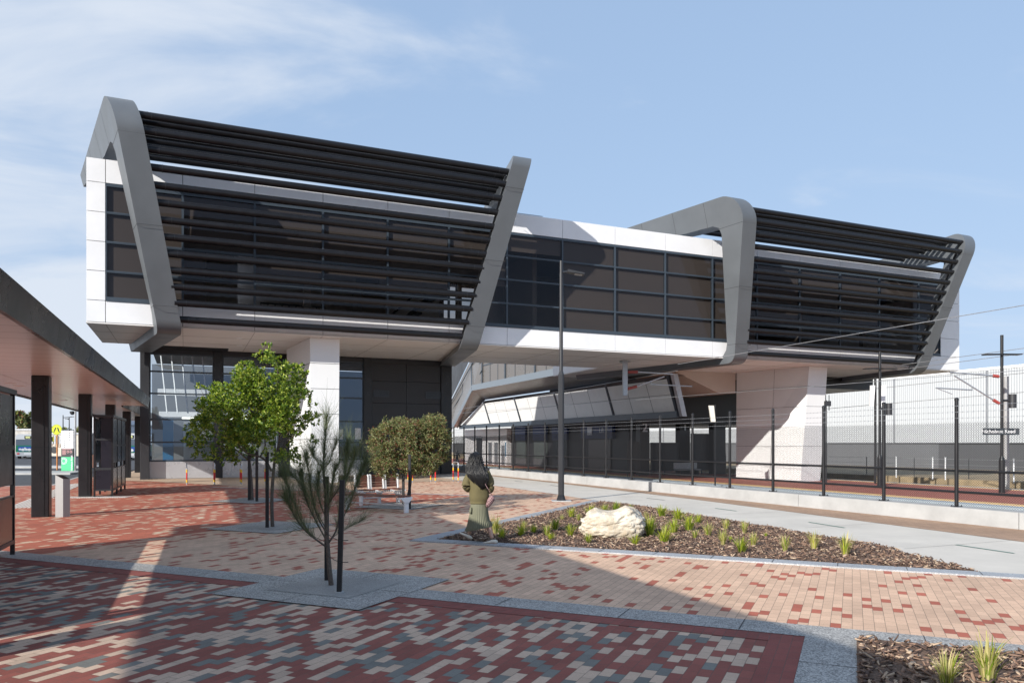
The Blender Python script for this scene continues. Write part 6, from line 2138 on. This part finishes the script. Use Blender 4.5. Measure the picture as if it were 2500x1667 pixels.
b = MB(); b.tube([tf2(.1, -.15, .2), tf2(1.35, -.15, .2)], .022, 8); b.build('stretcher', wp, t)

# ================================================================== WOMAN
WX, WY = (1163 - 1250) / F * 13.42, 13.42
wo = thing('person', 'woman walking away in olive sweater and long pleated green skirt, long dark hair', 'person', (WX, WY, 0))
skin = mat('skin', (.50, .30, .22), .5)
Wf = lambda x, y, z: (WX + x, WY + y, z)
# skeleton: name -> (pos, radius)
J = [
 ('pelvis', (.03, .13, .84), .085, None), ('spine', (.03, .12, 1.02), .095, 0), ('chest', (.02, .13, 1.20), .105, 1), ('neck0', (-.005, .16, 1.335), .06, 2), ('neck', (-.02, .17, 1.40), .045, 3),
 ('head', (-.03, .17, 1.50), .078, 4), ('crown', (-.03, .16, 1.575), .062, 5),
 ('hipL', (-.03, .16, .78), .07, 0), ('kneeL', (-.09, .27, .50), .05, 7), ('calfL', (-.135, .42, .32), .047, 8), ('ankleL', (-.15, .45, .115), .032, 9),
 ('hipR', (.09, .11, .78), .07, 0), ('kneeR', (.13, .15, .48), .05, 11), ('calfR', (.215, .10, .31), .047, 12), ('ankleR', (.285, .0, .105), .032, 13),
 ('shL', (-.13, .15, 1.28), .05, 2), ('elL', (-.18, .11, 1.02), .038, 15), ('wrL', (-.12, .36, 1.03), .026, 16), ('haL', (-.10, .43, 1.04), .022, 17),
 ('shR', (.18, .15, 1.28), .05, 2), ('elR', (.245, .14, 1.0), .038, 19), ('wrR', (.17, .36, .98), .026, 20), ('haR', (.15, .43, .98), .022, 21),
 ('nose', (-.075, .275, 1.49), .014, 5),
]
for side, hi in ((-1, 18), (1, 22)):
    bx_, by_, bz_ = J[hi][1]
    for k in range(4):
        J.append(('f', (bx_ + side * (.018 - k * .012), by_ + .045, bz_ + .008 - k * .002), .008, hi)); J.append(('f2', (bx_ + side * (.014 - k * .012), by_ + .075 - abs(k - 1.5) * .008, bz_ - .012), .007, len(J) - 1))
    J.append(('th', (bx_ - side * .034, by_ + .012, bz_ + .01), .009, hi)); J.append(('th2', (bx_ - side * .038, by_ + .045, bz_), .008, len(J) - 1))
me = bpy.data.meshes.new('body')
me.from_pydata([tuple(j[1]) for j in J], [(j[3], i) for i, j in enumerate(J) if j[3] is not None], [])
me.materials.append(skin)
bo = bpy.data.objects.new('body', me); COL.objects.link(bo); bo.parent = wo
sk = bo.modifiers.new('Skin', 'SKIN'); sk.use_smooth_shade = True
if len(me.skin_vertices):
    for i, j in enumerate(J):
        me.skin_vertices[0].data[i].radius = (j[2], j[2]); me.skin_vertices[0].data[i].use_root = (i == 0)
ss = bo.modifiers.new('Sub', 'SUBSURF'); ss.levels = 2; ss.render_levels = 2

def ring(cx, cy, z, rx, ry, n=48, mod=0.0, k=0, ph=0, tilt=0.0):
    out = []
    for i in range(n):
        a = 2 * pi * i / n
        m = 1 + mod * cos(k * a + ph)
        out.append(Wf(cx + rx * m * cos(a), cy + ry * m * sin(a), z + tilt * cos(a)))
    return out
def cloth_noise(b, amp, sc, seed=0):
    out = []
    for p in b.v:
        v = Vector(p)
        n_ = noise.noise_vector(v * sc + Vector((seed, 0, 0)))
        out.append((p[0] + n_.x * amp, p[1] + n_.y * amp, p[2] + n_.z * amp * .4))
    b.v = out
olive = mat('olive_sweater', (.125, .105, .047), .9, var=.08, vscale=12, bump=.3, bscale=250)
sage = mat('pleated_sage_skirt', (.15, .15, .098), .7, var=.05, vscale=8)
b = MB()
N_ = 180; PL = 36
rg = []
for (z, cx, cy, rx, ry, md) in [(.80, .045, .13, .135, .115, .01), (.72, .045, .13, .15, .125, .015), (.62, .045, .13, .158, .135, .022), (.52, .045, .14, .170, .15, .026), (.42, .045, .15, .192, .17, .036), (.34, .042, .16, .222, .195, .042), (.30, .037, .165, .240, .21, .046), (.268, .035, .165, .244, .21, .048)]:
    rg.append(ring(cx, cy, z, rx, ry, N_, md, PL, (0.8 - z) * 1.2, tilt=.045 if z < .4 else .0))
b.loft(rg, caps=False)
cloth_noise(b, .012, 5, 2)
o = b.build('skirt', sage, wo, smooth=True)
b = MB(); b.loft([ring(-.10, .06, .655, .022, .05, 10), ring(-.105, .06, .58, .028, .055, 10), ring(-.105, .06, .55, .02, .05, 10)]); b.build('skirt_pocket', sage, wo, smooth=True)
b = MB()
rg = []
for (z, cx, cy, rx, ry) in [(.715, .04, .13, .160, .140), (.735, .04, .13, .168, .148), (.745, .04, .13, .158, .138), (.77, .04, .13, .172, .150), (.85, .04, .125, .176, .15), (.95, .035, .125, .172, .15), (1.05, .03, .13, .178, .15), (1.15, .03, .135, .190, .15), (1.23, .025, .14, .195, .145), (1.30, .02, .145, .175, .125), (1.345, .01, .15, .125, .095), (1.385, 0, .155, .072, .07), (1.40, -.01, .16, .062, .06)]:
    rg.append(ring(cx, cy, z, rx, ry, 48))
b.loft(rg, caps=False)
cloth_noise(b, .022, 6, 5)
o = b.build('sweater', olive, wo, smooth=True)
def sleeve(pts, rs_, seed):
    b = MB(); p = bez([Wf(*q) for q in pts], 5)
    n = len(p); k = len(rs_) - 1
    rr = []
    for i in range(n):
        t = i / (n - 1) * k; j = min(int(t), k - 1); rr.append(rs_[j] + (rs_[j + 1] - rs_[j]) * (t - j))
    b.tube(p, .07, 20, rs=rr); cloth_noise(b, .020, 9, seed)
    return b.build('sleeve', olive, wo, smooth=True)
sleeve([(-.09, .14, 1.27), (-.155, .12, 1.14), (-.175, .09, 1.03), (-.13, .20, .985), (-.10, .33, 1.02)], [.082, .085, .082, .07, .045], 1)
sleeve([(.15, .14, 1.27), (.225, .13, 1.14), (.245, .12, 1.0), (.215, .21, .95), (.18, .33, .97)], [.080, .080, .074, .062, .045], 3)
# hair: a wavy mass with strands
hm = bpy.data.materials.new('dark_hair'); hm.use_nodes = True
hb = hm.node_tree.nodes['Principled BSDF']; hb.inputs['Base Color'].default_value = (.009, .008, .009, 1); hb.inputs['Roughness'].default_value = .42
hb.inputs['Specular IOR Level'].default_value = .4
hr = [(1.645, -.02, .15, .012, .012), (1.635, -.022, .15, .045, .05), (1.60, -.025, .15, .085, .09), (1.55, -.03, .15, .108, .108), (1.48, -.03, .145, .118, .115), (1.40, -.03, .12, .135, .10), (1.33, -.02, .08, .155, .09), (1.26, .01, .04, .165, .085), (1.18, .045, .02, .148, .075), (1.10, .075, .01, .112, .055), (1.03, .095, .01, .075, .04), (.98, .10, .01, .03, .02)]
b = MB()
b.loft([ring(cx, cy, z, rx, ry, 60, .018, 14, z * 9) for z, cx, cy, rx, ry in hr])
cloth_noise(b, .022, 7, 8)
b.build('hair', hm, wo, smooth=True)
hairo = COL.objects[-1] if False else [o for o in wo.children if o.name.startswith('hair')][0]
hz = [h[0] for h in hr][::-1]
def hat(z):
    for i in range(len(hr) - 1):
        if hr[i][0] >= z >= hr[i + 1][0]:
            t = (hr[i][0] - z) / (hr[i][0] - hr[i + 1][0]); return [hr[i][k] + (hr[i + 1][k] - hr[i][k]) * t for k in range(5)]
    return hr[-1]
b = MB()
rnd = random.Random(4)
for k in range(300):
    a = rnd.uniform(-pi * 1.05, .05) if rnd.random() < .85 else rnd.uniform(0, 2 * pi)
    zt = rnd.uniform(1.15, 1.63); zb_ = rnd.uniform(.96, 1.14) + .12 * abs(cos(a)) * (1 if cos(a) < 0 else .2)
    pts = []
    ph = rnd.uniform(0, 6); am = rnd.uniform(.006, .020); off = rnd.uniform(1.0, 1.12)
    m = 14
    for i in range(m):
        z = zt + (zb_ - zt) * i / (m - 1)
        zz_ = max(z, .985)
        h = hat(zz_)
        aa = a + .14 * sin(z * 14 + ph) * .5
        pts.append(Wf(h[1] + (h[3] * off + .004) * cos(aa) + am * sin(z * 22 + ph), h[2] + (h[4] * off + .004) * sin(aa), z))
    b.tube(pts, .003, 4, rs=[.003 + .0042 * sin(pi * i / (m - 1)) for i in range(m)])
hm2 = mat('hair_sheen', (.010, .009, .009), .42, spec=.45)
b.build('hair_strands', hm2, hairo, smooth=True)
# shoes
cream = mat('cream_sneaker', (.70, .64, .54), .6, var=.06, vscale=20)
gum = mat('gum_sole', (.28, .19, .15), .7)
def shoe(heel, toe, nm='shoe'):
    h = Vector(heel); t_ = Vector(toe); d = (t_ - h); Ls = d.length; d.normalize()
    s = d.cross(Vector((0, 0, 1))).normalized(); u = s.cross(d).normalized()
    if u.z < 0: u = -u
    st_ = [(0, .026, .070), (.03, .034, .085), (.08, .036, .085), (.13, .038, .068), (.18, .043, .052), (.22, .040, .043), (.25, .028, .034), (.262, .010, .022)]
    k = Ls / .262
    def rg_(x, w, hgt, z0):
        out = []
        for i in range(16):
            a = 2 * pi * i / 16
            out.append(Wf(*(h + d * x * k + s * w * cos(a) + u * (z0 + (hgt - z0) * (.5 + .5 * sin(a))))))
        return out
    b = MB(); b.loft([rg_(x, w, hg, .018) for x, w, hg in st_]); o_ = b.build(nm, cream, wo, smooth=True)
    b = MB(); b.loft([rg_(x, w + .004, .030, 0) for x, w, hg in st_]); b.build('sole', gum, o_, smooth=True)
    b = MB()
    for j in range(4):
        x = .10 + j * .022
        b.tube([Wf(*(h + d * x * k + s * q * .03 + u * (.078 - j * .007 - abs(q) * .012))) for q in (-1, 0, 1)], .0035, 5)
    b.build('lace', M['white2'], o_)
shoe((-.125, .43, .0), (-.345, .49, .14))
shoe((.375, -.07, .012), (.105, .03, .0))
# bag
bagm = bpy.data.materials.new('checked_pink_bag'); bagm.use_nodes = True
t = bagm.node_tree; bb = t.nodes['Principled BSDF']; bb.inputs['Roughness'].default_value = .7
tcn = t.nodes.new('ShaderNodeTexCoord'); ck = t.nodes.new('ShaderNodeTexChecker'); ck.inputs['Scale'].default_value = 42
ck.inputs['Color1'].default_value = (.36, .22, .22, 1); ck.inputs['Color2'].default_value = (.10, .05, .055, 1)
t.links.new(tcn.outputs['Object'], ck.inputs['Vector']); t.links.new(ck.outputs[0], bb.inputs['Base Color'])
bag = thing('shoulder_bag', 'pink and maroon checked crescent shoulder bag hanging at the right side of the woman', 'bag', (WX + .26, WY + .05, .62))
b = MB()
rgb_ = []
prof = [(.165, .70, .02), (.185, .655, .05), (.22, .66, .06), (.26, .70, .062), (.30, .745, .055), (.325, .79, .04), (.325, .82, .015)]
top = [(.195, .80), (.21, .82), (.225, .845), (.245, .87), (.27, .88), (.30, .87), (.32, .84)]
for (x, z, th), (tx, tz) in zip(prof, top):
    n = 12; out_ = []
    for i in range(n):
        a = 2 * pi * i / n
        f_ = .5 + .5 * sin(a)
        out_.append(Wf(x + (tx - x) * f_, .02 + th * cos(a) * (.6 + .4 * cos(a * 0)), z + (tz - z) * f_))
    rgb_.append(out_)
b.loft(rgb_); b.build('body', bagm, bag, smooth=True)
b = MB(); b.tube([Wf(.305, .03, .85), Wf(.26, .0, .90), Wf(.215, -.03, .98), Wf(.17, -.035, 1.06), Wf(.14, -.01, 1.17), Wf(.12, .08, 1.31), Wf(.12, .2, 1.33)], .012, 8, sq=.5); b.build('strap', bagm, bag)

# small dark figure far off on the platform
px_, _, _ = AT(1116, 1100, 74)
pp = thing('person', 'dark figure standing far off on the platform behind the first fence posts', 'person', (px_, 74, PZ))
J2 = [((0, 0, .95), .15, None), ((0, 0, 1.2), .15, 0), ((0, 0, 1.4), .16, 1), ((0, 0, 1.52), .06, 2), ((0, 0, 1.65), .10, 3), ((-.1, 0, .5), .08, 0), ((-.12, 0, .06), .06, 5), ((.1, .05, .5), .08, 0), ((.12, .1, .06), .06, 7), ((-.25, 0, 1.2), .06, 2), ((-.27, -.05, .9), .05, 9), ((.25, 0, 1.2), .06, 2), ((.27, -.05, .9), .05, 11)]
me = bpy.data.meshes.new('body'); me.from_pydata([j[0] for j in J2], [(j[2], i) for i, j in enumerate(J2) if j[2] is not None], []); me.materials.append(M['black'])
bo2 = bpy.data.objects.new('body', me); COL.objects.link(bo2); bo2.parent = pp
sk = bo2.modifiers.new('Skin', 'SKIN')
if len(me.skin_vertices):
    for i, j in enumerate(J2): me.skin_vertices[0].data[i].radius = (j[1], j[1])
ss = bo2.modifiers.new('Sub', 'SUBSURF'); ss.levels = 1; ss.render_levels = 1
for o in bpy.data.objects:
    if '_fr' in o: del o['_fr']
